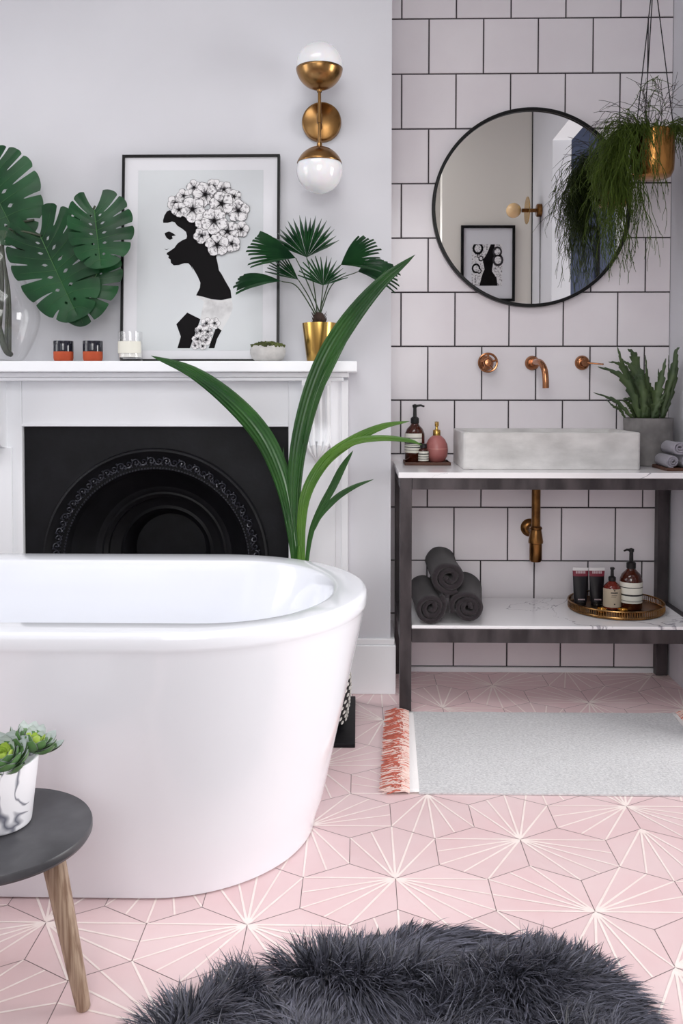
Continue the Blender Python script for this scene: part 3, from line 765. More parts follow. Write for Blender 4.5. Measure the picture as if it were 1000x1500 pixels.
for ii, (e_, Ye, f_) in enumerate(stems):
    E_ = at(*e_, Ye); F_ = at(*f_, -.37); F_.y = -.37; F_.z = max(F_.z, MZ+.02)
    F_.x = max(min(F_.x, VX+.05), VX-.05)
    nk = neck+Vector((random.uniform(-.012, .012), random.uniform(-.012, .012), 0))
    mid_ = [at(62, 385, -.345), at(112, 352, -.35)] if ii == 2 else [at(70, 400, -.35)] if ii == 3 else [(nk+E_)/2+Vector((0, 0, .012))]
    sb.tube(cr([F_, (F_+nk)/2+Vector((.01, 0, 0)), nk]+mid_+[E_], 24), [.0065-.003*i/23 for i in range(24)], 8)
part(sb, 'stem', MT['stem'], ms)
part(MB().tube(cr([at(-14, 440, -.37), at(-2, 480, -.37), at(8, 512, -.375), at(17, 520, -.38)], 12), [.012, .012, .012, .012, .011, .011, .011, .0105, .010, .010, .0095, .008], 10), 'cut_stalk', MT['stem'], ms, 'thick grey green cut stalk')
monstera('leaf', at(-30, 238, -.37), at(26, 352, -.41), (.1, -1, .25), .12, .155, ms, N=6, seed=1, curl=.08, side=.05, post=.12)
monstera('leaf', at(57, 340, -.39), at(112, 466, -.42), (-.05, -1, .2), .135, .150, ms, N=7, seed=2, curl=.08, side=.05)
monstera('leaf', at(138, 306, -.415), at(147, 392, -.46), (.05, -1, .45), .095, .120, ms, N=6, seed=3, post=.33, curl=.05, side=.12)
monstera('leaf', at(150, 385, -.37), at(103, 474, -.40), (.15, -1, .1), .070, .085, ms, N=5, seed=4, post=.2, curl=.1, side=.10)

# fan palm in gold pot
L0 = at(468, 530, -.37); L = (L0.x, -.37, MZ)
t = thing('gold_plant_pot', 'tapered shiny gold plant pot on the mantel holding the fan palm', 'plant pot', L)
part(MB().lathe([(0, .0006), (.042, .0006), (.0425, .002), (.0575, .124), (.0575, .128), (.055, .128), (.0535, .11), (0, .108)], L, 48), 'pot_shell', MT['gold'], t)
part(MB().lathe([(0, .1095), (.0525, .1095)], L, 24), 'soil', MT['soil'], t)
fp = thing('fan_palm', 'small fan palm with pleated fan leaves growing from the gold pot', 'plant', (L[0], L[1], MZ+.109))
b = MB(); tz = MZ+.110
b.lathe([(.020, 0), (.021, .02), (.019, .04), (.012, .052), (0, .056)], (L[0]-.002, L[1], tz), 16)
rm = random.Random(9)
for i in range(60):
    a = rm.random()*6.28; z = rm.random()*.045; b.tube([(L[0]-.002+.019*cos(a), L[1]+.019*sin(a), tz+z), (L[0]-.002+.026*cos(a), L[1]+.026*sin(a), tz+z+.014)], [.002, .0005], 4)
part(b, 'trunk', MT['fibre'], fp)
def fan(hast, dir_, facing, R, spread, n=15, fuse=.55, droop=.12, seed=0, Y=None):
    r = random.Random(seed); X, Yd, Nn, _ = leaf_frame(Vector((0, 0, 0)), Vector(dir_), facing); H_ = Vector(hast); b = MB()
    def pos(a, rr, z):
        x, y = rr*sin(a), rr*cos(a)
        return H_+X*x+Yd*y+Nn*(z-droop*(rr/R)**2*R-.25*abs(x)**1.5)+Vector((0, 0, -droop*.8*(rr/R)**3*R))
    da = spread/n
    for i in range(n):
        a = -spread/2+da*(i+.5); Ri = R*(.80+.2*cos(a*1.1))*r.uniform(.93, 1.03); a2 = a+r.uniform(-.02, .02)
        rows = []
        for k in range(11):
            f = k/10; rr = Ri*f
            w = da/2 if f <= fuse else da/2*(1-((f-fuse)/(1-fuse))**1.1)*fuse/f*1.05
            zz = .035*R*min(f*2, 1)
            rows.append([pos(a2-w, rr, -zz), pos(a2, rr, zz*.9), pos(a2+w, rr, -zz)])
        b.grid(rows)
    lf = part(b, 'fan_leaf', MT['palm'], fp, angle=25)
    return H_
crown = Vector((L[0]-.002, L[1], tz+.05)); ps = MB()
def petiole(H_, bow=(0, 0, .02)):
    m_ = (crown+H_)/2+Vector(bow); ps.tube(cr([crown+Vector((rm.uniform(-.008, .008), rm.uniform(-.006, .006), -.01)), m_, H_], 14), [.0024-.0008*i/13 for i in range(14)], 6)
def dirpx(a, c_, Y0_, Y1_): return at(*c_, Y1_)-at(*a, Y0_)
for (h, tp, y0, y1, R, sp, n, fc, bow, fu, dr) in [
    ((449, 377), (446, 318), -.37, -.38, .145, 2.3, 17, (0, -1, .1), (.003, 0, 0), .62, .05),
    ((433, 378), (372, 350), -.40, -.44, .165, 1.2, 12, (-.1, -1, .75), (-.004, 0, .02), .55, .12),
    ((412, 412), (345, 398), -.385, -.385, .155, .8, 9, (-.1, -.8, .9), (-.01, 0, .035), .5, .16),
    ((437, 410), (396, 374), -.375, -.37, .12, 1.0, 9, (.3, -1, .2), (0, 0, .0), .5, .05),
    ((473, 418), (470, 385), -.42, -.46, .105, 2.6, 15, (-.2, -1, .7), (.002, 0, 0), .5, .05),
    ((499, 388), (545, 352), -.40, -.43, .145, 1.5, 13, (.1, -1, .8), (.0, 0, .03), .55, .14),
    ((524, 398), (575, 380), -.35, -.34, .140, 1.7, 13, (.2, -.8, .9), (-.018, 0, .03), .5, .2)]:
    Hh = at(*h, y0); fan(Hh, dirpx(h, tp, y0, y1), fc, R, sp, n, fu, dr, seed=n); petiole(Hh, bow)
part(ps, 'petiole', MT['palms'], fp)

# ================================================================== BIG BLADE PLANT IN BASKET
BK = (-.178, -.56, .0145)
t = thing('woven_basket', 'black and white woven basket on the hearth holding the tall leafy plant', 'basket', BK)
b = MB(); prof = [(0, .002), (.12, .002), (.135, .012), (.150, .07), (.155, .13), (.150, .19), (.142, .23), (.138, .23), (.135, .2), (0, .19)]
b.lathe(prof, BK, 48); part(b, 'basket_wall', MT['bask'], t)
b = MB()
for k in range(13):
    z = .02+k*.0165; r = .139+.016*sin(PI*min(z/.24, 1))
    for j in range(56):
        if (j+k) % 2: continue
        a = 2*PI*j/56; b.tube([(BK[0]+(r+.0015)*cos(a+q), BK[1]+(r+.0015)*sin(a+q), BK[2]+z+dz) for q, dz in ((-.045, -.003), (0, 0), (.045, .003))], [.002, .0034, .002], 5)
part(b, 'white_weave', MT['baskw'], t)
part(MB().lathe([(0, .1915), (.134, .1915)], BK, 24), 'soil', MT['soil'], t)
bp = thing('palm_grass', 'tall potted plant with long pleated arching leaves rising behind the bathtub', 'plant', (BK[0], BK[1], BK[2]+.192))
def blade(px, Ys, width, m, name='leaf', side=1, n=40, pleat=.10, w0=.12, split=None, wpow=.75, peak=.55):
    pts = cr([at(x, y, Y) for (x, y), Y in zip(px, Ys)], n); b = MB(); rows = []
    for i, p_ in enumerate(pts):
        f = i/(n-1); tg = (pts[min(i+1, n-1)]-pts[max(i-1, 0)]).normalized()
        view = (CAM-p_).normalized(); view = (view+Vector((.25*side, 0, .35))).normalized()
        sd = tg.cross(view).normalized(); nn = sd.cross(tg).normalized()
        w = width*max(w0*(1-f) if f < .5 else 0, sin(PI*f/(2*peak))**1.35 if f < peak else max(sin(PI*(.5+.5*(f-peak)/(1-peak))), 0)**wpow)/2
        if i == n-1: w = .0003
        row = []
        for k in range(13):
            u = k/6-1; row.append(p_+sd*(u*w)+nn*(pleat*w*(1 if k % 2 else -.2)-.45*w*(abs(u)**1.6)*1.0))
        rows.append(row)
    b.grid(rows)
    return part(b, name, m, bp, angle=28)
roots = at(438, 1000, -.56)
def rt(x): return [(x, 960), (x, 900)]
blade(rt(437)+[(434, 830), (424, 750), (408, 688), (380, 632), (335, 583), (280, 543), (221, 521)], [-.56, -.56, -.56, -.56, -.57, -.59, -.62, -.65, -.68], .062, MT['blade'], side=-1, peak=.62)
blade(rt(436)+[(433, 830), (431, 750), (436, 670), (452, 595), (478, 525), (515, 465), (560, 412), (608, 373)], [-.56, -.56, -.56, -.56, -.57, -.58, -.60, -.62, -.63, -.64], .062, MT['blade'], side=1, peak=.66)
blade([(446, 650), (460, 590), (480, 540), (505, 490), (535, 440), (566, 394)], [-.57, -.585, -.595, -.60, -.605, -.61], .034, MT['blade'], side=1, w0=.5, peak=.45)
blade(rt(442)+[(443, 830), (442, 770), (450, 720), (476, 675), (515, 645), (560, 624), (600, 617)], [-.56, -.56, -.56, -.56, -.57, -.58, -.59, -.60, -.61], .036, MT['bladel'], side=1, peak=.58)
blade([(470, 688), (490, 664), (520, 646), (560, 641), (600, 645), (618, 652)], [-.585, -.59, -.60, -.605, -.61, -.61], .022, MT['bladel'], side=1, w0=.4, peak=.4)
blade(rt(446)+[(449, 830), (456, 780), (470, 745), (488, 712), (502, 684), (517, 660)], [-.56, -.56, -.555, -.55, -.55, -.55, -.55, -.55], .024, MT['blade'], side=1, peak=.75)
blade([(460, 775), (475, 748), (495, 727), (520, 712), (547, 702)], [-.55, -.55, -.55, -.55, -.55], .020, MT['blade'], side=1, w0=.4, peak=.4)
blade(rt(432)+[(430, 800), (422, 740), (416, 690), (415, 655)], [-.56, -.56, -.56, -.56, -.56, -.56], .016, MT['blade'], side=1, peak=.4)
part(MB().tube([at(434, 1010, -.56), at(437, 860, -.56), at(438, 800, -.56)], [.014, .012, .004], 8), 'stalk', MT['bladel'], bp)

# ================================================================== HANGING PLANT
HPX, HPY = 1.0, -.25; HZ0, HZ1 = 1.775, 1.932
t = thing('hanging_plant_pot', 'hammered copper pot hanging from dark cords beside the round mirror', 'plant pot', (HPX, HPY, HZ0))
part(MB().lathe([(0, 0), (.045, 0), (.060, .006), (.069, .025), (.071, .06), (.0705, .150), (.073, .157), (.069, .157), (.067, .14), (0, .138)], (HPX, HPY, HZ0), 40), 'pot_shell', MT['goldpot'], t)
kn = Vector((HPX-.004, HPY, 2.47)); b = MB()
for a in (3.5, -.05, 1.7):
    b.tube([kn, (HPX+.071*cos(a), HPY+.071*sin(a), HZ1-.01)], .0018, 6)
b.tube([kn, (kn.x, kn.y, CEIL-.01)], .0022, 6); b.sphere(kn, .005, None, 8, 6)
part(b, 'cord', MT['cordm'], t)
part(MB().lathe([(0, 0), (.016, 0), (.02, -.006), (.02, -.01)], (kn.x, kn.y, CEIL), 16), 'ceiling_hook', MT['blackm'], t)
part(MB().lathe([(0, .139), (.066, .139)], (HPX, HPY, HZ0), 24), 'soil', MT['soil'], t)
rp = thing('rhipsalis', 'trailing mistletoe cactus spilling left from the hanging copper pot', 'plant', (HPX, HPY, HZ0+.14))
rr = random.Random(21)
def strand(b, p, v, n, step, rad, grav, depth=0, wind=.3):
    pts = [p.copy()]
    for i in range(n):
        v = v+Vector((rr.uniform(-1, 1)*wind, rr.uniform(-1, 1)*wind, rr.uniform(-1, 1)*wind*.6-grav)); v.normalize(); p = p+v*step
        if p.y > -.012: p.y = -.012; v.y = -abs(v.y)*.3
        if p.x > RWX-.01: p.x = RWX-.01; v.x = -abs(v.x)*.3
        pts.append(p.copy())
    b.tube(pts, [rad*(1-.4*i/n) for i in range(n+1)], 4, caps=False)
    if depth < 2:
        for k in range(rr.randint(2, 3)):
            i = rr.randint(max(1, int(n*.55)), n); sp = Vector((rr.uniform(-1, 1), rr.uniform(-1, 1), rr.uniform(-.7, .2))).normalized()
            strand(b, pts[i], (v+sp*.8).normalized(), max(3, int(n*.35)), step, rad*.8, grav, depth+1, wind)
b = MB()
for i in range(190):     # main mass, hanging left of the pot
    a = rr.uniform(2.0, 4.5); p = Vector((HPX+.06*cos(a), HPY+.06*sin(a), HZ1-.012))
    v = Vector((-.25-.75*rr.random(), rr.uniform(-.5, .35), rr.uniform(.1, .9))).normalized()
    strand(b, p, v, int(rr.uniform(9, 19)), .0145, .0015, rr.uniform(.16, .34), 0, .34)
for i in range(80):      # long tails dropping left
    a = rr.uniform(2.3, 4.4); p = Vector((HPX+.065*cos(a), HPY+.065*sin(a), HZ1-.012))
    v = Vector((-.5*rr.random()-.05, rr.uniform(-.3, .3), .2)).normalized()
    strand(b, p, v, int(rr.uniform(17, 30)), .0145, .0015, rr.uniform(.25, .4), 0, .3)
for i in range(110):      # over the front and sides of the pot
    a = rr.uniform(2.6, 6.6); p = Vector((HPX+.066*cos(a), HPY+.066*sin(a), HZ1-.006))
    v = Vector((cos(a)*.5, sin(a)*.5, .7)).normalized()
    strand(b, p, v, int(rr.uniform(5, 12)), .012, .0014, rr.uniform(.25, .45), 1, .35)
part(b, 'trailing_stems', MT['rhip'], rp); rp.children[-1]['kind'] = 'stuff'
b = MB()
for i in range(24):      # upright wiry twigs
    a = rr.random()*6.28; p = Vector((HPX+.04*cos(a), HPY+.04*sin(a), HZ1-.01)); v = Vector((rr.uniform(-1.2, .6), rr.uniform(-.5, .4), rr.uniform(.6, 1.3))).normalized()
    strand(b, p, v, rr.randint(6, 11), .02, .0012, .13, 1, .12)
for i in range(7):       # a stem climbing the cord
    p = Vector((HPX-.02, HPY-.02, HZ1)); strand(b, p, Vector((rr.uniform(-.35, .15), 0, 1)).normalized(), rr.randint(5, 9), .018, .0013, .03, 1, .12)
for v in ((.5, -.2, .5), (.6, 0, .2), (.4, -.3, .4)):
    strand(b, Vector((HPX+.05, HPY-.03, HZ1)), Vector(v).normalized(), 14, .016, .0012, .22, 0, .1)
part(b, 'twigs', MT['rhipd'], rp)

# ================================================================== COUNTER ITEMS
def bottle(loc, r, h, label, m, lab, stripes, span=(PI*1.0, PI*2.0), neck=.34, pumpdir=1, head=True, group=None):
    """pump bottle, h = total height incl. pump"""
    x, y, z = loc; t = thing('pump_bottle', label, 'bottle', loc, group); hb = h*.66
    part(MB().lathe([(0, .0006), (r*.93, .0006), (r, r*.10), (r, hb*.70), (r*.97, hb*.76), (r*.80, hb*.87), (r*.5, hb*.95), (r*.36, hb), (r*.36, hb+.004)], loc, 40), 'bottle_body', m, t)
    lb = MB(); z0, z1 = lab
    lb.lathe([(r+.0006, z0*h), (r+.0006, z1*h)], loc, 28, MT['label'] if stripes else MT['labelb'], span[0], span[1])
    for a, c_ in stripes: lb.lathe([(r+.0009, a*h), (r+.0009, c_*h)], loc, 28, MT['labeld'], span[0], span[1])
    if not stripes:
        for zz, a0_, a1_, th in ((.40, 4.3, 5.1, .010), (.345, 4.4, 5.0, .004), (.31, 4.35, 4.9, .003), (.455, 4.65, 4.8, .012), (.13, 4.65, 4.8, .010)):
            lb.lathe([(r+.0009, zz*h), (r+.0009, zz*h+th*.4)], loc, 6, MT['labeld'], a0_, a1_)
    part(lb, 'paper_label', MT['label'], t, smooth=True)
    pm = MB(); rn = r*.42
    pm.lathe([(rn*.95, hb+.001), (rn, hb+.003), (rn, hb+h*.095), (rn*.8, hb+h*.11), (rn*.45, hb+h*.125), (rn*.4, h*.93), (rn*.55, h*.94), (rn*.6, h*.985), (0, h)], loc, 24, cap=False)
    pm.tube([(x, y, z+h*.965), (x+pumpdir*r*.6, y-.004, z+h*.975), (x+pumpdir*r*.95, y-.006, z+h*.955)], [.0045, .004, .003], 8)
    part(pm, 'pump', MT['blackm'], t)
    return t
# left wooden tray
b = MB().box(.165, .328, -.178, -.045, CT+.0005, CT+.0045); 
for q in ((.165, .328, -.178, -.174), (.165, .328, -.049, -.045), (.165, .169, -.174, -.049), (.324, .328, -.174, -.049)): b.box(*q, CT+.0045, CT+.011)
tag(b.build('wooden_tray', MT['woodt'], smooth=False, bevel=.0008, origin=(.246, -.11, CT)), 'small dark wooden tray left of the concrete basin', 'tray')
TR = CT+.0048
bottle((.205, -.098, TR), .036, .212, 'amber pump bottle with striped label left of the basin', MT['amber'], (.17, .50), [(.415, .428), (.325, .345), (.30, .31), (.26, .272), (.215, .222)], (PI*1.02, PI*1.72))
L = (.233, -.148, TR)
t = thing('toiletry_bottle', 'tiny amber bottle with black and white striped label beside the pink dispenser', 'bottle', L)
part(MB().lathe([(0, .0005), (.017, .0005), (.0185, .003), (.0185, .046), (.015, .052), (.010, .055), (.010, .060)], L, 28), 'bottle_body', MT['amber'], t)
lb = MB().lathe([(.0188, .010), (.0188, .044)], L, 24, MT['label'])
for a, c_ in ((.016, .0185), (.024, .0265), (.033, .0365)): lb.lathe([(.0191, a), (.0191, c_)], L, 24, MT['labeld'])
part(lb, 'paper_label', MT['label'], t)
part(MB().lathe([(.0125, .055), (.0125, .070), (.011, .071), (0, .071)], L, 20), 'screw_cap', MT['blackm'], t)
L = (.2835, -.105, TR)
t = thing('soap_dispenser', 'round dusty pink soap dispenser with gold pump', 'soap dispenser', L)
part(MB().lathe([(0, .0005), (.020, .0005), (.030, .008), (.0385, .025), (.041, .045), (.0385, .066), (.030, .084), (.020, .094), (.0125, .099)], L, 40), 'dispenser_body', MT['pink'], t)
part(MB().lathe([(.0415, .0505), (.0416, .052)], L, 40), 'band', MT['pinkl'], t, 'pale pink line')
pm = MB().lathe([(.013, .097), (.0135, .099), (.0135, .116), (.012, .118), (.006, .120), (.0045, .130), (.0072, .132), (.0072, .148), (0, .149)], L, 24)
pm.tube([(L[0], L[1], TR+.144), (L[0]-.004, L[1]-.022, TR+.146), (L[0]-.005, L[1]-.030, TR+.142)], [.004, .0035, .003], 8)
part(pm, 'pump', MT['gold'], t)
# right corner plant
L = (1.038, -.118, CT)
t = thing('concrete_plant_pot', 'dark concrete plant pot in the corner right of the basin', 'plant pot', L)
part(MB().lathe([(0, .0006), (.078, .0006), (.081, .003), (.086, .16), (.086, .168), (.080, .168), (.078, .15), (0, .148)], L, 48), 'pot_shell', MT['concd'], t)
part(MB().lathe([(0, .150), (.078, .150)], L, 24), 'soil', MT['soil'], t)
fc = thing('fishbone_cactus', 'upright fishbone cactus with flat toothed leaves in the concrete pot', 'plant', (L[0], L[1], CT+.15))
def zig(px, Ys, w, m=MT['fish'], teeth=7, seed=0):
    n = 44; r = random.Random(seed); pts = cr([at(x, y, Y) for (x, y), Y in zip(px, Ys)], n); b = MB(); rows = []
    for i, p_ in enumerate(pts):
        f = i/(n-1); tg = (pts[min(i+1, n-1)]-pts[max(i-1, 0)]).normalized(); view = (CAM-p_).normalized()
        sd = tg.cross((view+Vector((r.uniform(-.02, .02)+.3*((seed % 3)-1), 0, 0))).normalized()).normalized(); nn = sd.cross(tg)
        env = w*(.35+.65*sin(PI*min(f*1.15+.08, 1))**.7)*(1 if f < .9 else (1-f)/.1*.9+.1)/2
        s1 = env*(.55+.6*((f*teeth) % 1)); s2 = env*(.55+.6*((f*teeth+.5) % 1))
        rows.append([p_-sd*s1, p_+nn*.0016, p_+sd*s2])
    b.grid(rows); part(b, 'leaf', m, fc, solid=.0012, angle=70)
for i, (px, w) in enumerate([
    ([(935, 612), (925, 575), (905, 548), (875, 537)], .030), ([(938, 612), (922, 565), (908, 535), (891, 530)], .022), ([(940, 612), (926, 560), (912, 535), (904, 508)], .030),
    ([(945, 612), (938, 565), (926, 540), (913, 528)], .034), ([(948, 612), (940, 570), (930, 530), (927, 518), (919, 511)], .040), ([(950, 612), (945, 565), (935, 545), (932, 530)], .040),
    ([(925, 612), (915, 600), (902, 588), (890, 582), (869, 575)], .018), ([(915, 612), (908, 600), (898, 595), (888, 585)], .012),
    ([(952, 612), (950, 575), (947, 550), (945, 520)], .020), ([(958, 612), (962, 580), (968, 555), (975, 525)], .038), ([(958, 612), (958, 585), (954, 570), (951, 565)], .024), ([(962, 612), (966, 590), (965, 565), (964, 540)], .024),
    ([(968, 612), (975, 580), (985, 545), (990, 515), (995, 509)], .026), ([(970, 612), (982, 580), (990, 545), (992, 523)], .020), ([(972, 612), (978, 590), (979, 550), (979, 520)], .012),
    ([(955, 612), (961, 597), (968, 585), (975, 574)], .026), ([(943, 612), (935, 595), (922, 585), (912, 584)], .022), ([(930, 612), (925, 598), (918, 590), (910, 586)], .020), ([(940, 612), (942, 590), (938, 560), (930, 548)], .030), ([(960, 612), (950, 590), (945, 575), (940, 560)], .034)]):
    y0 = -.118+.03*((i % 3)-1); zig(px, [y0, y0-.006, y0-.012, y0-.02, y0-.025][:len(px)], w, teeth=5+i % 3, seed=i)

def roll(name, loc, R, length, yaw, turns, m, label, cat, group, parent_thing=None, squash=1., seed=0, th=None):
    """cloth rolled into a spiral, lying along Y; loc = centre of the front end"""
    r = random.Random(seed); b = MB(); n = int(turns*26); r0 = R*.14; pitch = (R-r0)/turns; hk = (th or pitch*.8)/2
    prof_o, prof_i = [], []
    for i in range(n+1):
        a = 2*PI*turns*i/n; rad = r0+(R-hk-r0)*i/n; w = 1+.05*sin(a*1.3+seed)+.03*sin(a*2.1)
        prof_o.append((a, (rad+hk)*w)); prof_i.append((a, max(rad-hk, .001)*w))
    ny = 14; loc = Vector(loc); slices = []
    for k in range(ny+1):
        f = k/ny; yy = f*length
        sh = -(hk*.9) if k in (0, ny) else 0
        row = []
        for a, rd in prof_o+prof_i[::-1]:
            er = hk*.0
            q = rd
            nx = noise.noise(Vector((cos(a)*rd*20+seed, sin(a)*rd*20, yy*9+seed)))*.10*hk*6*(rd/R)
            rad_ = q+nx
            bump_y = (0 if 0 < k < ny else noise.noise(Vector((a*1.2, rd*60, seed)))*.006)
            row.append(Vector((cos(a+seed)*rad_, yy+bump_y, sin(a+seed)*rad_*squash)))
        slices.append(row)
    cy_, sy_ = cos(yaw), sin(yaw)
    def tf(v): return (loc.x+v.x*cy_-v.y*sy_, loc.y+v.x*sy_+v.y*cy_, loc.z+v.z)
    slices = [[tf(v) for v in row] for row in slices]
    b.grid(slices, closed=True)
    N_ = len(prof_o)
    for row, fl in ((slices[0], False), (slices[-1], True)):
        ls = [[row[i], row[2*N_-1-i]] for i in range(N_)]
        mid = [[(Vector(a_)+Vector(c_))/2+Vector((0, (-1 if not fl else 1)*hk*.7, 0))] for a_, c_ in ls]
        b.grid([[a_[0], mm[0], a_[1]] for a_, mm in zip(ls, mid)], flip=fl)
    o = b.build(name, m, None, weld=.00005, angle=80, origin=tuple(loc))
    return tag(o, label, cat, group)
# washcloths on little wooden tray
b = MB().box(1.018, 1.143, -.375, -.225, CT+.0005, CT+.005)
for q in ((1.018, 1.143, -.375, -.371), (1.018, 1.022, -.371, -.229), (1.139, 1.143, -.371, -.229), (1.018, 1.143, -.229, -.225)): b.box(*q, CT+.005, CT+.011)
tag(b.build('wooden_tray', MT['woodt'], smooth=False, bevel=.0008, origin=(1.08, -.3, CT)), 'small wooden tray under the rolled grey face cloths', 'tray')
g_ = 'rolled face cloths on the washstand'
zb = CT+.0055
roll('rolled_face_cloth', (1.046, -.352, zb+.0245), .0235, .115, .0, 2.6, MT['cloth'], 'lower left of the three rolled grey face cloths', 'face cloth', g_, seed=1)
roll('rolled_face_cloth', (1.097, -.352, zb+.0245), .0235, .115, .0, 2.6, MT['cloth'], 'lower right of the three rolled grey face cloths', 'face cloth', g_, seed=2)
roll('rolled_face_cloth', (1.070, -.350, zb+.0700), .0255, .115, .02, 2.4, MT['cloth'], 'rolled grey face cloth on top of the other two', 'face cloth', g_, seed=3)

# ================================================================== SHELF ITEMS
g_ = 'rolled charcoal towels on the lower shelf'
SZ = .2872
roll('rolled_towel', (.2385, -.432, SZ+.0585), .0575, .32, .02, 2.5, MT['towel'], 'lower left rolled charcoal towel beside the steel leg', 'towel', g_, seed=4)
roll('rolled_towel', (.3585, -.430, SZ+.0585), .0575, .32, -.12, 2.6, MT['towel'], 'lower right rolled charcoal towel nearest the drain pipe', 'towel', g_, seed=6)
roll('rolled_towel', (.300, -.420, SZ+.1550), .0600, .32, -.01, 2.4, MT['towel'], 'rolled charcoal towel on top of the stack', 'towel', g_, seed=9)
# brass gallery tray
TC = (.905, -.203, SZ); TRr = .163
t = thing('gallery_tray', 'round brass gallery tray on the lower marble shelf', 'tray', TC)
part(MB().lathe([(0, .0005), (TRr-.004, .0005), (TRr, .003), (TRr, .006), (TRr-.004, .0055), (0, .0045)], TC, 72), 'tray_floor', MT['brassd'], t)
b = MB()
for z, r in ((.009, .0022), (.029, .0028)): b.tube([(TC[0]+TRr*cos(2*PI*i/72), TC[1]+TRr*sin(2*PI*i/72), SZ+z) for i in range(73)], r, 6, caps=False)
for i in range(120):
    a = 2*PI*i/120; b.tube([(TC[0]+TRr*cos(a), TC[1]+TRr*sin(a), SZ+.005), (TC[0]+TRr*cos(a), TC[1]+TRr*sin(a), SZ+.029)], .0017, 4, caps=False)
part(b, 'gallery_rail', MT['brass'], t)
TZ2 = SZ+.0062
bottle((.888, -.215, TZ2), .0305, .145, 'smaller red amber pump bottle with beige label on the brass tray', MT['amberr'], (.06, .50), [], (PI*1.0, PI*2.0), pumpdir=.2)
bottle((.9535, -.215, TZ2), .0385, .212, 'larger amber pump bottle with striped label on the brass tray', MT['amber'], (.115, .455), [(.365, .378), (.235, .262), (.152, .16), (.14, .143)], (PI*1.0, PI*2.0), pumpdir=-.75)
def cosm_tube(loc, label):
    x, y, z = loc; t = thing('cosmetic_tube', label, 'cosmetic tube', loc, 'black cosmetic tubes on the brass tray'); h = .132
    rows = []
    for k in range(13):
        f = k/12; w = .0225+.0055*f; d = .0165*(1-f)+.0012; rows.append([(x+w*cos(2*PI*j/28)*(1 if True else 0), y+d*sin(2*PI*j/28), z+.012+f*(h-.012)) for j in range(28)])
    b = MB(); b.grid(rows[:10], MT['tube_k'], closed=True); b.grid(rows[9:12], MT['tube_p'], closed=True); b.grid(rows[11:], MT['white'], closed=True); b.poly(rows[-1], MT['white'])
    part(b, 'tube_body', MT['tube_k'], t)
    part(MB().lathe([(0, .0005), (.0205, .0005), (.0205, .0115), (0, .012)], loc, 28), 'cap', MT['blackm'], t)
    lb = MB(); rq = random.Random(int(x*1000))
    for k in range(6):
        u0 = -.017+k*.0058; lb.poly([(x+u0, y-.0046, z+.112), (x+u0+.0042, y-.0046, z+.112), (x+u0+.0042, y-.0034, z+.121), (x+u0, y-.0034, z+.121)], MT['fadep'])
    part(lb, 'upper_lettering', MT['fadep'], t, smooth=False); lb = MB()
    for k in range(5):
        u0 = -.012+k*.005; lb.poly([(x+u0, y-.0172, z+.020), (x+u0+.0036, y-.0172, z+.020), (x+u0+.0036, y-.0167, z+.0245), (x+u0, y-.0167, z+.0245)], MT['fadep'])
    part(lb, 'lower_lettering', MT['fadep'], t, smooth=False)
cosm_tube((.790, -.165, TZ2), 'black cosmetic tube with pink band, left of the two')
cosm_tube((.848, -.165, TZ2), 'black cosmetic tube with white crimped end next to the beige label bottle')
for x, y, lb in ((.838, -.268, 'tiny gold tin on the brass tray in front of the cosmetic tubes'), (.908, -.276, 'tiny gold tin on the brass tray in front of the beige label bottle')):
    L = (x, y, TZ2)
    tag(MB().lathe([(0, .0004), (.016, .0004), (.017, .002), (.017, .011), (.0155, .012), (.0150, .008), (0, .008)], L, 28).build('gold_tin', MT['gold'], origin=L), lb, 'tin', 'tiny gold tins on the brass tray')

# ================================================================== RUG WITH FRINGE
t = thing('woven_rug', 'grey woven rug with coral fringe before the washstand', 'rug', (.59, -.73, 0))
RG = [(.180, -.445), (1.022, -.440), (.985, -1.03), (.160, -1.030)]
def rgp(u, v):
    a, b_, c_, d = [Vector((x, y, 0)) for x, y in RG]; return a*(1-u)*(1-v)+b_*u*(1-v)+c_*u*v+d*(1-u)*v
b = MB(); rows = []
for i in range(41):
    row = []
    for j in range(31):
        p = rgp(i/40, j/30); z = .0055+.0015*noise.noise(Vector((i*.3, j*.3, 0))); row.append((p.x, p.y, z))
    rows.append(row)
b.grid(rows, flip=True); edge = [rows[i][0] for i in range(41)]
ring_ = [rows[i][0] for i in range(41)]+[rows[40][j] for j in range(1, 31)]+[rows[i][30] for i in range(39, -1, -1)]+[rows[0][j] for j in range(29, 0, -1)]
b.grid([ring_, [(x, y, .001) for x, y, z in ring_]], closed=True)
part(b, 'rug_body', MT['rug'], t)
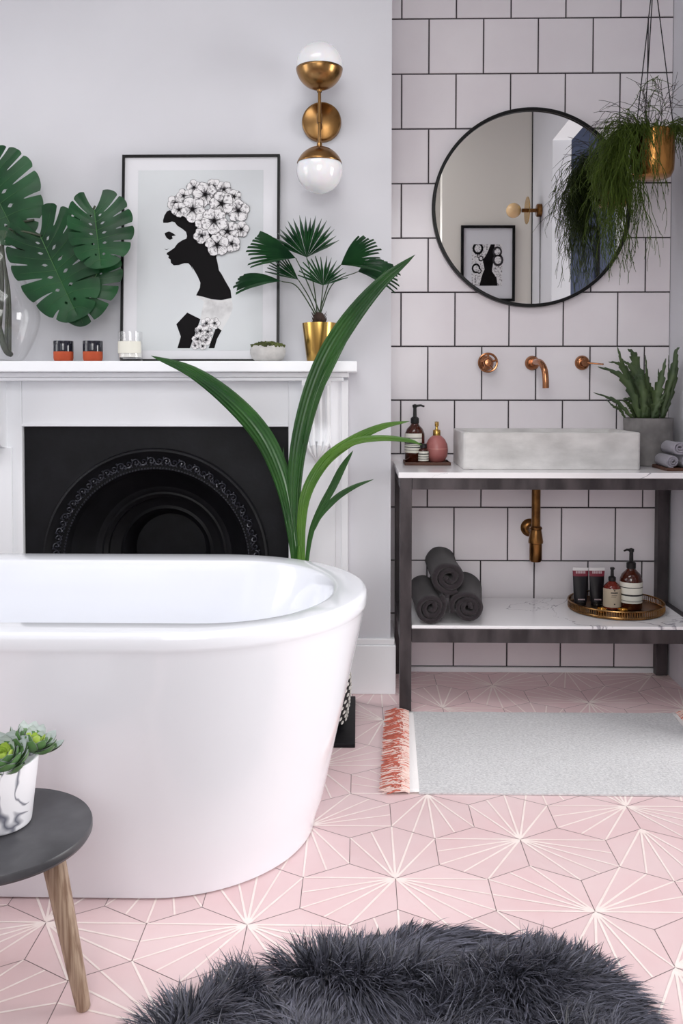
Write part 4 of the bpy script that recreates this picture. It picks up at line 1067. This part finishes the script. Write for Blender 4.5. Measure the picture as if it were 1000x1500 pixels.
for sd_, lab in ((0, None), (1, None)):
    b = MB(); rows = []
    for j in range(31):
        p = rgp(0 if sd_ == 0 else 1, j/30); d = -1 if sd_ == 0 else 1
        w = .014+.012*j/30
        rows.append([(p.x-d*.001, p.y, .0075), (p.x+d*w, p.y, .006), (p.x+d*(w+.002), p.y, .001)])
    b.grid(rows); part(b, 'binding', MT['bind'], t, 'white edge binding', solid=.001)
    b = MB(); rq = random.Random(31+sd_)
    for i in range(900):
        v = rq.random(); p = rgp(0 if sd_ == 0 else 1, v); d = -1 if sd_ == 0 else 1; w = .012+.012*v
        Ln = rq.uniform(.05, .082); y = p.y+rq.uniform(-.003, .003); x = p.x+d*w
        pts = []; yo = 0
        for k in range(6):
            f = k/5; yo += rq.uniform(-.004, .004); pts.append((x+d*Ln*f, y+yo, .004+.012*sin(PI*min(f*1.1, 1))*rq.uniform(.3, 1.)+.001))
        m_ = MT['coral'] if rq.random() < .72-.15*(v > .55) else MT['cream']
        b.tube(pts[:3], .0016, 4, MT['cream'] if rq.random() < .7 else m_, caps=False); b.tube(pts[2:], [.0018, .0020, .0016, .0008], 4, m_, caps=False)
    f_ = part(b, 'fringe', MT['coral'], t, 'coral and cream yarn fringe'); f_['kind'] = 'stuff'

# ================================================================== STOOL AND SUCCULENT
SH = .31; SC = (-.617, -1.848)
t = thing('side_stool', 'low round dark topped stool with splayed oak legs', 'stool', (SC[0], SC[1], 0))
b = MB().lathe([(0, SH-.019), (.152, SH-.019), (.157, SH-.017), (.160, SH-.012), (.160, SH-.003), (.1585, SH), (0, SH)], (*SC, 0), 96)
part(b, 'stool_top', MT['slate'], t, angle=30)
for k, a in enumerate((-.02, 2.07, 4.17)):
    f0 = Vector((SC[0]+.150*cos(a), SC[1]+.150*sin(a), .0008)); f1 = Vector((SC[0]+.094*cos(a), SC[1]+.094*sin(a), SH-.0195))
    b = MB(); pts = [f0.lerp(f1, i/12) for i in range(13)]; rd = [.0120+.0085*(i/12)**.8 for i in range(13)]; rd[0] = .0095
    pts.insert(1, f0.lerp(f1, .012)); rd.insert(1, .0120)
    b.tube(pts, rd, 20); part(b, 'leg', MT['oak'], t, angle=50)
PC = (-.6185, -1.870, SH)
q0 = atz(49, 1203, SH); q1 = atz(0, 1225, SH); 
PR = .056; PC = (q0.x-PR-.003, q0.y-.008, SH)
t = thing('marbled_plant_pot', 'white marbled plant pot on the round stool', 'plant pot', PC)
part(MB().lathe([(0, .0005), (PR-.005, .0005), (PR-.001, .003), (PR, .006), (PR+.0125, .112), (PR+.012, .115), (PR+.009, .115), (PR+.008, .102), (0, .098)], PC, 64), 'pot_shell', MT['potmarble'], t)
part(MB().lathe([(0, .099), (PR+.0078, .099)], PC, 32), 'soil', MT['soil'], t)
def rosette(loc, R, n, label, tilt=(0, 0), seed=0, flat=.5, narrow=.34):
    r = random.Random(seed); L = Vector(loc); t = thing('succulent', label, 'succulent', loc, 'rosette succulents in the marbled pot')
    outer_, inner_ = MB(), MB()
    Rm = Matrix.Rotation(tilt[0], 3, 'X') @ Matrix.Rotation(tilt[1], 3, 'Y')
    for i in range(n):
        f = i/(n-1); a = i*2.39996; el = .12+1.25*(1-f)**flat*1.0 if False else (1.35-1.15*f**.8)
        ln = R*(.30+.70*f**.7)*r.uniform(.93, 1.05); wd = ln*narrow; b = outer_ if f > .35 else inner_
        rad = Vector((cos(a), sin(a), 0)); sd = Vector((-sin(a), cos(a), 0)); up = Vector((0, 0, 1)); e = el
        rows = []; rows2 = []
        for k in range(9):
            s_ = k/8; th = e*(1-.15*s_)+.35*s_*s_; c_ = rad*(cos(th)*ln*s_+.12*R*(f))+up*(sin(th)*ln*s_+.02*R*(1-f))
            w = wd*(sin(PI*(.12+.80*s_**.8))**.8) if k < 8 else wd*.04
            nrm = (up*cos(th)-rad*sin(th)); row = []
            for j in range(7):
                u = j/3-1; row.append(L+Rm @ (c_+sd*(u*w)+nrm*(.18*w*(u*u)+0)))
            rows.append(row)
            rows2.append([L+Rm @ (c_+sd*(u_*w)-nrm*(.42*w*(1-u_*u_))) for u_ in (-1, -.6, 0, .6, 1)])
        m_ = MT['succ'] if f > .35 else MT['succy']
        for k in range(8):
            edge_ = MT['succt'] if f > .3 else m_
            tipm = edge_ if k >= 6 else m_
            b.grid([rows[k][0:2], rows[k+1][0:2]], edge_); b.grid([rows[k][1:6], rows[k+1][1:6]], tipm); b.grid([rows[k][5:7], rows[k+1][5:7]], edge_)
        b.grid(rows2, m_, flip=True)
    part(outer_, 'outer_leaves', MT['succ'], t, 'dark green pointed leaves with pale edges', angle=70); part(inner_, 'inner_leaves', MT['succy'], t, 'yellow green young leaves', angle=70)
rosette((PC[0]+.014, PC[1]-.016, SH+.114), .056, 40, 'dark green rosette succulent with white edged leaves, nearer the pot front', (.35, .1), 3, narrow=.42)
rosette((PC[0]+.044, PC[1]+.036, SH+.116), .055, 30, 'yellow hearted rosette succulent with grey tips, at the pot back', (-.1, .35), 5, narrow=.30)

# ================================================================== FAUX FUR RUG
t = thing('faux_fur_rug', 'shaggy charcoal faux fur rug in the foreground', 'fur rug', (.1, -2.0, 0))
OUT = [(-.47, -2.12), (-.36, -1.96), (-.26, -1.84), (-.14, -1.765), (-.02, -1.72), (.08, -1.665), (.18, -1.645), (.28, -1.69), (.38, -1.72), (.43, -1.77), (.455, -1.83), (.465, -1.92), (.475, -2.05), (.47, -2.25), (.30, -2.38), (.0, -2.42), (-.25, -2.38), (-.42, -2.28)]
def inside(x, y):
    c_ = False
    for i in range(len(OUT)):
        x1_, y1_ = OUT[i]; x2_, y2_ = OUT[i-1]
        if (y1_ > y) != (y2_ > y) and x < (x2_-x1_)*(y-y1_)/(y2_-y1_)+x1_: c_ = not c_
    return c_
C_ = Vector((.06, -2.02, 0))
b = MB(); rr_ = []
for f in (1, .96, .8, .6, .4, .2, .05):
    rr_.append([(C_.x+(x-C_.x)*f, C_.y+(y-C_.y)*f, .002 if f == 1 else .012+.022*(1-f)**.5*1.) for x, y in OUT])
b.grid(rr_, closed=True); b.poly(rr_[-1])
part(b, 'hide', MT['hide'], t)
b = MB(); rq = random.Random(77); V = b.v; Fc = b.f; cnt = 0; fur_i = b.mi(MT['fur'])
def edge_d(x, y):
    return min(math.hypot(x-ox, y-oy) for ox, oy in OUT2)
OUT2 = [(OUT[i-1][0]*(1-k/4)+OUT[i][0]*k/4, OUT[i-1][1]*(1-k/4)+OUT[i][1]*k/4) for i in range(len(OUT)) for k in range(4)]
while cnt < 46000:
    x, y = rq.uniform(-.48, .51), rq.uniform(-2.43, -1.64)
    if y < -2.12 and rq.random() < .75: continue
    if not inside(x, y): continue
    cnt += 1
    cl = Vector((round(x*26+noise.noise(Vector((x*9, y*9, 3)))*1.5)/26, round(y*26+noise.noise(Vector((x*9, y*9, 8)))*1.5)/26, 0))
    fx = noise.noise(Vector((x*5, y*5, 1.))); fy = noise.noise(Vector((x*5, y*5, 7.)))
    ed = edge_d(x, y); ow = Vector((x-C_.x, y-C_.y, 0)).normalized()*max(0, 1-ed/.06)*1.3
    d = Vector((fx*1.8+.25+rq.uniform(-.35, .35), fy*1.8-.25+rq.uniform(-.35, .35), 0))+ow+(cl-Vector((x, y, 0)))*14
    Ln = rq.uniform(.045, .078); z0 = .012+.018*min(1, ed/.12)
    up = .62+.25*noise.noise(Vector((x*11, y*11, 4.)))
    p = Vector((x, y, z0)); v = Vector((d.x*.55, d.y*.55, up)).normalized(); w = rq.uniform(.0008, .0018); o_ = len(V)
    sdv = Vector((-v.y+rq.uniform(-.3, .3), v.x+rq.uniform(-.3, .3), .001)).normalized()
    for k in range(5):
        ww = w*(1, 1.1, .9, .55, .08)[k]; V.append(tuple(p+sdv*ww)); V.append(tuple(p-sdv*ww))
        v = (v+Vector((d.x*.16, d.y*.16, -.24))).normalized(); p = p+v*(Ln/4)
        if p.z < .004: p.z = .004
    for k in range(4): Fc.append((o_+2*k, o_+2*k+1, o_+2*k+3, o_+2*k+2))
b.m = [fur_i]*len(Fc)
o = part(b, 'fur_pile', MT['fur'], t, 'long shaggy charcoal pile', smooth=True, angle=180); o['kind'] = 'stuff'

# ================================================================== THINGS SEEN ONLY IN THE MIRROR
NY = -2.5
t = thing('framed_artwork', 'black framed abstract black and white artwork reflected in the mirror', 'picture', (.862, NY, 1.65))
fx0, fx1, fz0, fz1, e = .690, 1.036, 1.645, 2.13, .017
b = MB()
for q in ((fx0, fx0+e, fz0, fz1), (fx1-e, fx1, fz0, fz1), (fx0+e, fx1-e, fz0, fz0+e), (fx0+e, fx1-e, fz1-e, fz1)): b.box(q[0], q[1], NY+.001, NY+.022, q[2], q[3])
part(b, 'frame', MT['black'], t, smooth=False)
part(MB().box(fx0+e, fx1-e, NY+.001, NY+.012, fz0+e, fz1-e), 'mount', MT['paper'], t, smooth=False)
b = MB(); ax0, ax1, az0, az1 = .76, .955, 1.745, 2.01; yy = NY+.0125
b.poly([(ax0, yy, az0), (ax0, yy, az1), (ax1, yy, az1), (ax1, yy, az0)], MT['petal'])
def q2(u, v, d=.0003): return (ax0+(ax1-ax0)*u, yy+d, az0+(az1-az0)*v)
b.poly([q2(*p_) for p_ in [(.25, 0), (.35, .28), (.42, .40), (.36, .62), (.5, .78), (.62, 1), (.75, 1), (.72, .62), (.66, .36), (.82, .18), (.85, 0)]], MT['ink'])
for u, v, r_ in ((.20, .90, .15), (.14, .42, .12), (.24, .36, .07), (.86, .62, .15), (.84, .82, .13), (.3, .66, .07), (.22, .72, .05)):
    for k_, m_ in ((1, 'petald' if u > .5 else 'ink'), (.62, 'petal')): b.poly([q2(u+r_*k_*cos(-a*PI/8)*1.2, min(max(v+r_*k_*sin(-a*PI/8), 0), 1), .0003+.0003*(2-k_)) for a in range(16)], MT[m_])
part(b, 'artwork', MT['petal'], t, smooth=False)
# bulb sconce on the right wall
sz, sy = 2.175, -2.24
t = thing('bulb_sconce', 'small brass disc wall lamp with round amber bulb reflected in the mirror', 'wall lamp', (RWX, sy, sz))
def disc_x(b, x0_, prof, n=28):
    b.grid([[(x0_-d, sy+r*cos(2*PI*j/n), sz+r*sin(2*PI*j/n)) for j in range(n)] for r, d in prof], closed=True); return b
part(disc_x(MB(), RWX, [(.0, .03), (.035, .03), (.04, .025), (.04, .0005)]), 'backplate', MT['brassd'], t)
b = MB().tube([(RWX-.02, sy, sz), (RWX-.12, sy, sz)], .012, 14); part(b, 'arm', MT['brassd'], t)
part(disc_x(MB(), RWX-.085, [(0.001, .0), (.083, .0), (.083, .004), (.001, .004)]), 'disc', MT['gold'], t)
part(MB().sphere((RWX-.17, sy, sz), .046, None, 24, 16), 'bulb', MT['bulb'], t)
part(MB().tube([(RWX-.006, sy, sz-.03), (RWX-.006, sy, .02)], .003, 6), 'cord', MT['cordm'], t)
# framed picture in the adjoining room
t = thing('framed_artwork', 'dark framed picture on the navy wall beyond the doorway in the mirror', 'picture', (1.62, -2.65, 1.4))
b = MB()
X0_, X1_, Z0_, Z1_ = 1.36, 1.62, 1.60, 2.15
for q in ((X0_, X0_+.02, Z0_, Z1_), (X1_-.02, X1_, Z0_, Z1_), (X0_+.02, X1_-.02, Z0_, Z0_+.02), (X0_+.02, X1_-.02, Z1_-.02, Z1_)): b.box(q[0], q[1], -2.649, -2.625, q[2], q[3])
part(b, 'frame', MT['black'], t, smooth=False)
part(MB().box(X0_+.02, X1_-.02, -2.649, -2.64, Z0_+.02, Z1_-.02), 'artwork', MT['navyw'], t, smooth=False)

# ================================================================== LIGHT
def area(name, loc, rot, sx, sy, power, color=(1, 1, 1), spread=180):
    l = bpy.data.lights.new(name, 'AREA'); l.shape = 'RECTANGLE'; l.size = sx; l.size_y = sy; l.energy = power; l.color = color; l.spread = math.radians(spread)
    o = bpy.data.objects.new(name, l); col.objects.link(o); o.location = loc; o.rotation_euler = rot; return o
cool = (1.0, .985, .975)
area('window_daylight_middle', (-.06, YB-.14, 1.755), (PI/2-.46, 0, 0), 1.3, 1.6, 14.5, cool, 100)
area('window_daylight_left', (-2.53, (LW0+LW1)/2, 1.5), (0, -PI/2+.28, 0), 1.4, 1.0, 8, cool, 140)
area('adjoining_room_daylight', (3.15, -1.3, 1.3), (0, PI/2, 0), 1.8, 1.8, 116, cool)
area('added_roof_fill', (-.6, -2.0, CEIL+.16), (0, 0, 0), 1.5, 1.1, 21, cool)  # added fill from above for floor and tub, no known source
wd = bpy.data.worlds.new('sky'); scn.world = wd; wd.use_nodes = True
bg = wd.node_tree.nodes['Background']; bg.inputs[0].default_value = (.92, .95, 1, 1); bg.inputs[1].default_value = 1.5

vs = scn.view_settings
vs.view_transform = 'Standard'; vs.look = 'None'; vs.gamma = 1; vs.exposure = 0.0; vs.use_curve_mapping = False
cy_ = scn.cycles
cy_.use_denoising = True; cy_.max_bounces = 10; cy_.diffuse_bounces = 5; cy_.glossy_bounces = 5; cy_.transmission_bounces = 6; cy_.transparent_max_bounces = 12
cy_.caustics_reflective = False; cy_.caustics_refractive = False
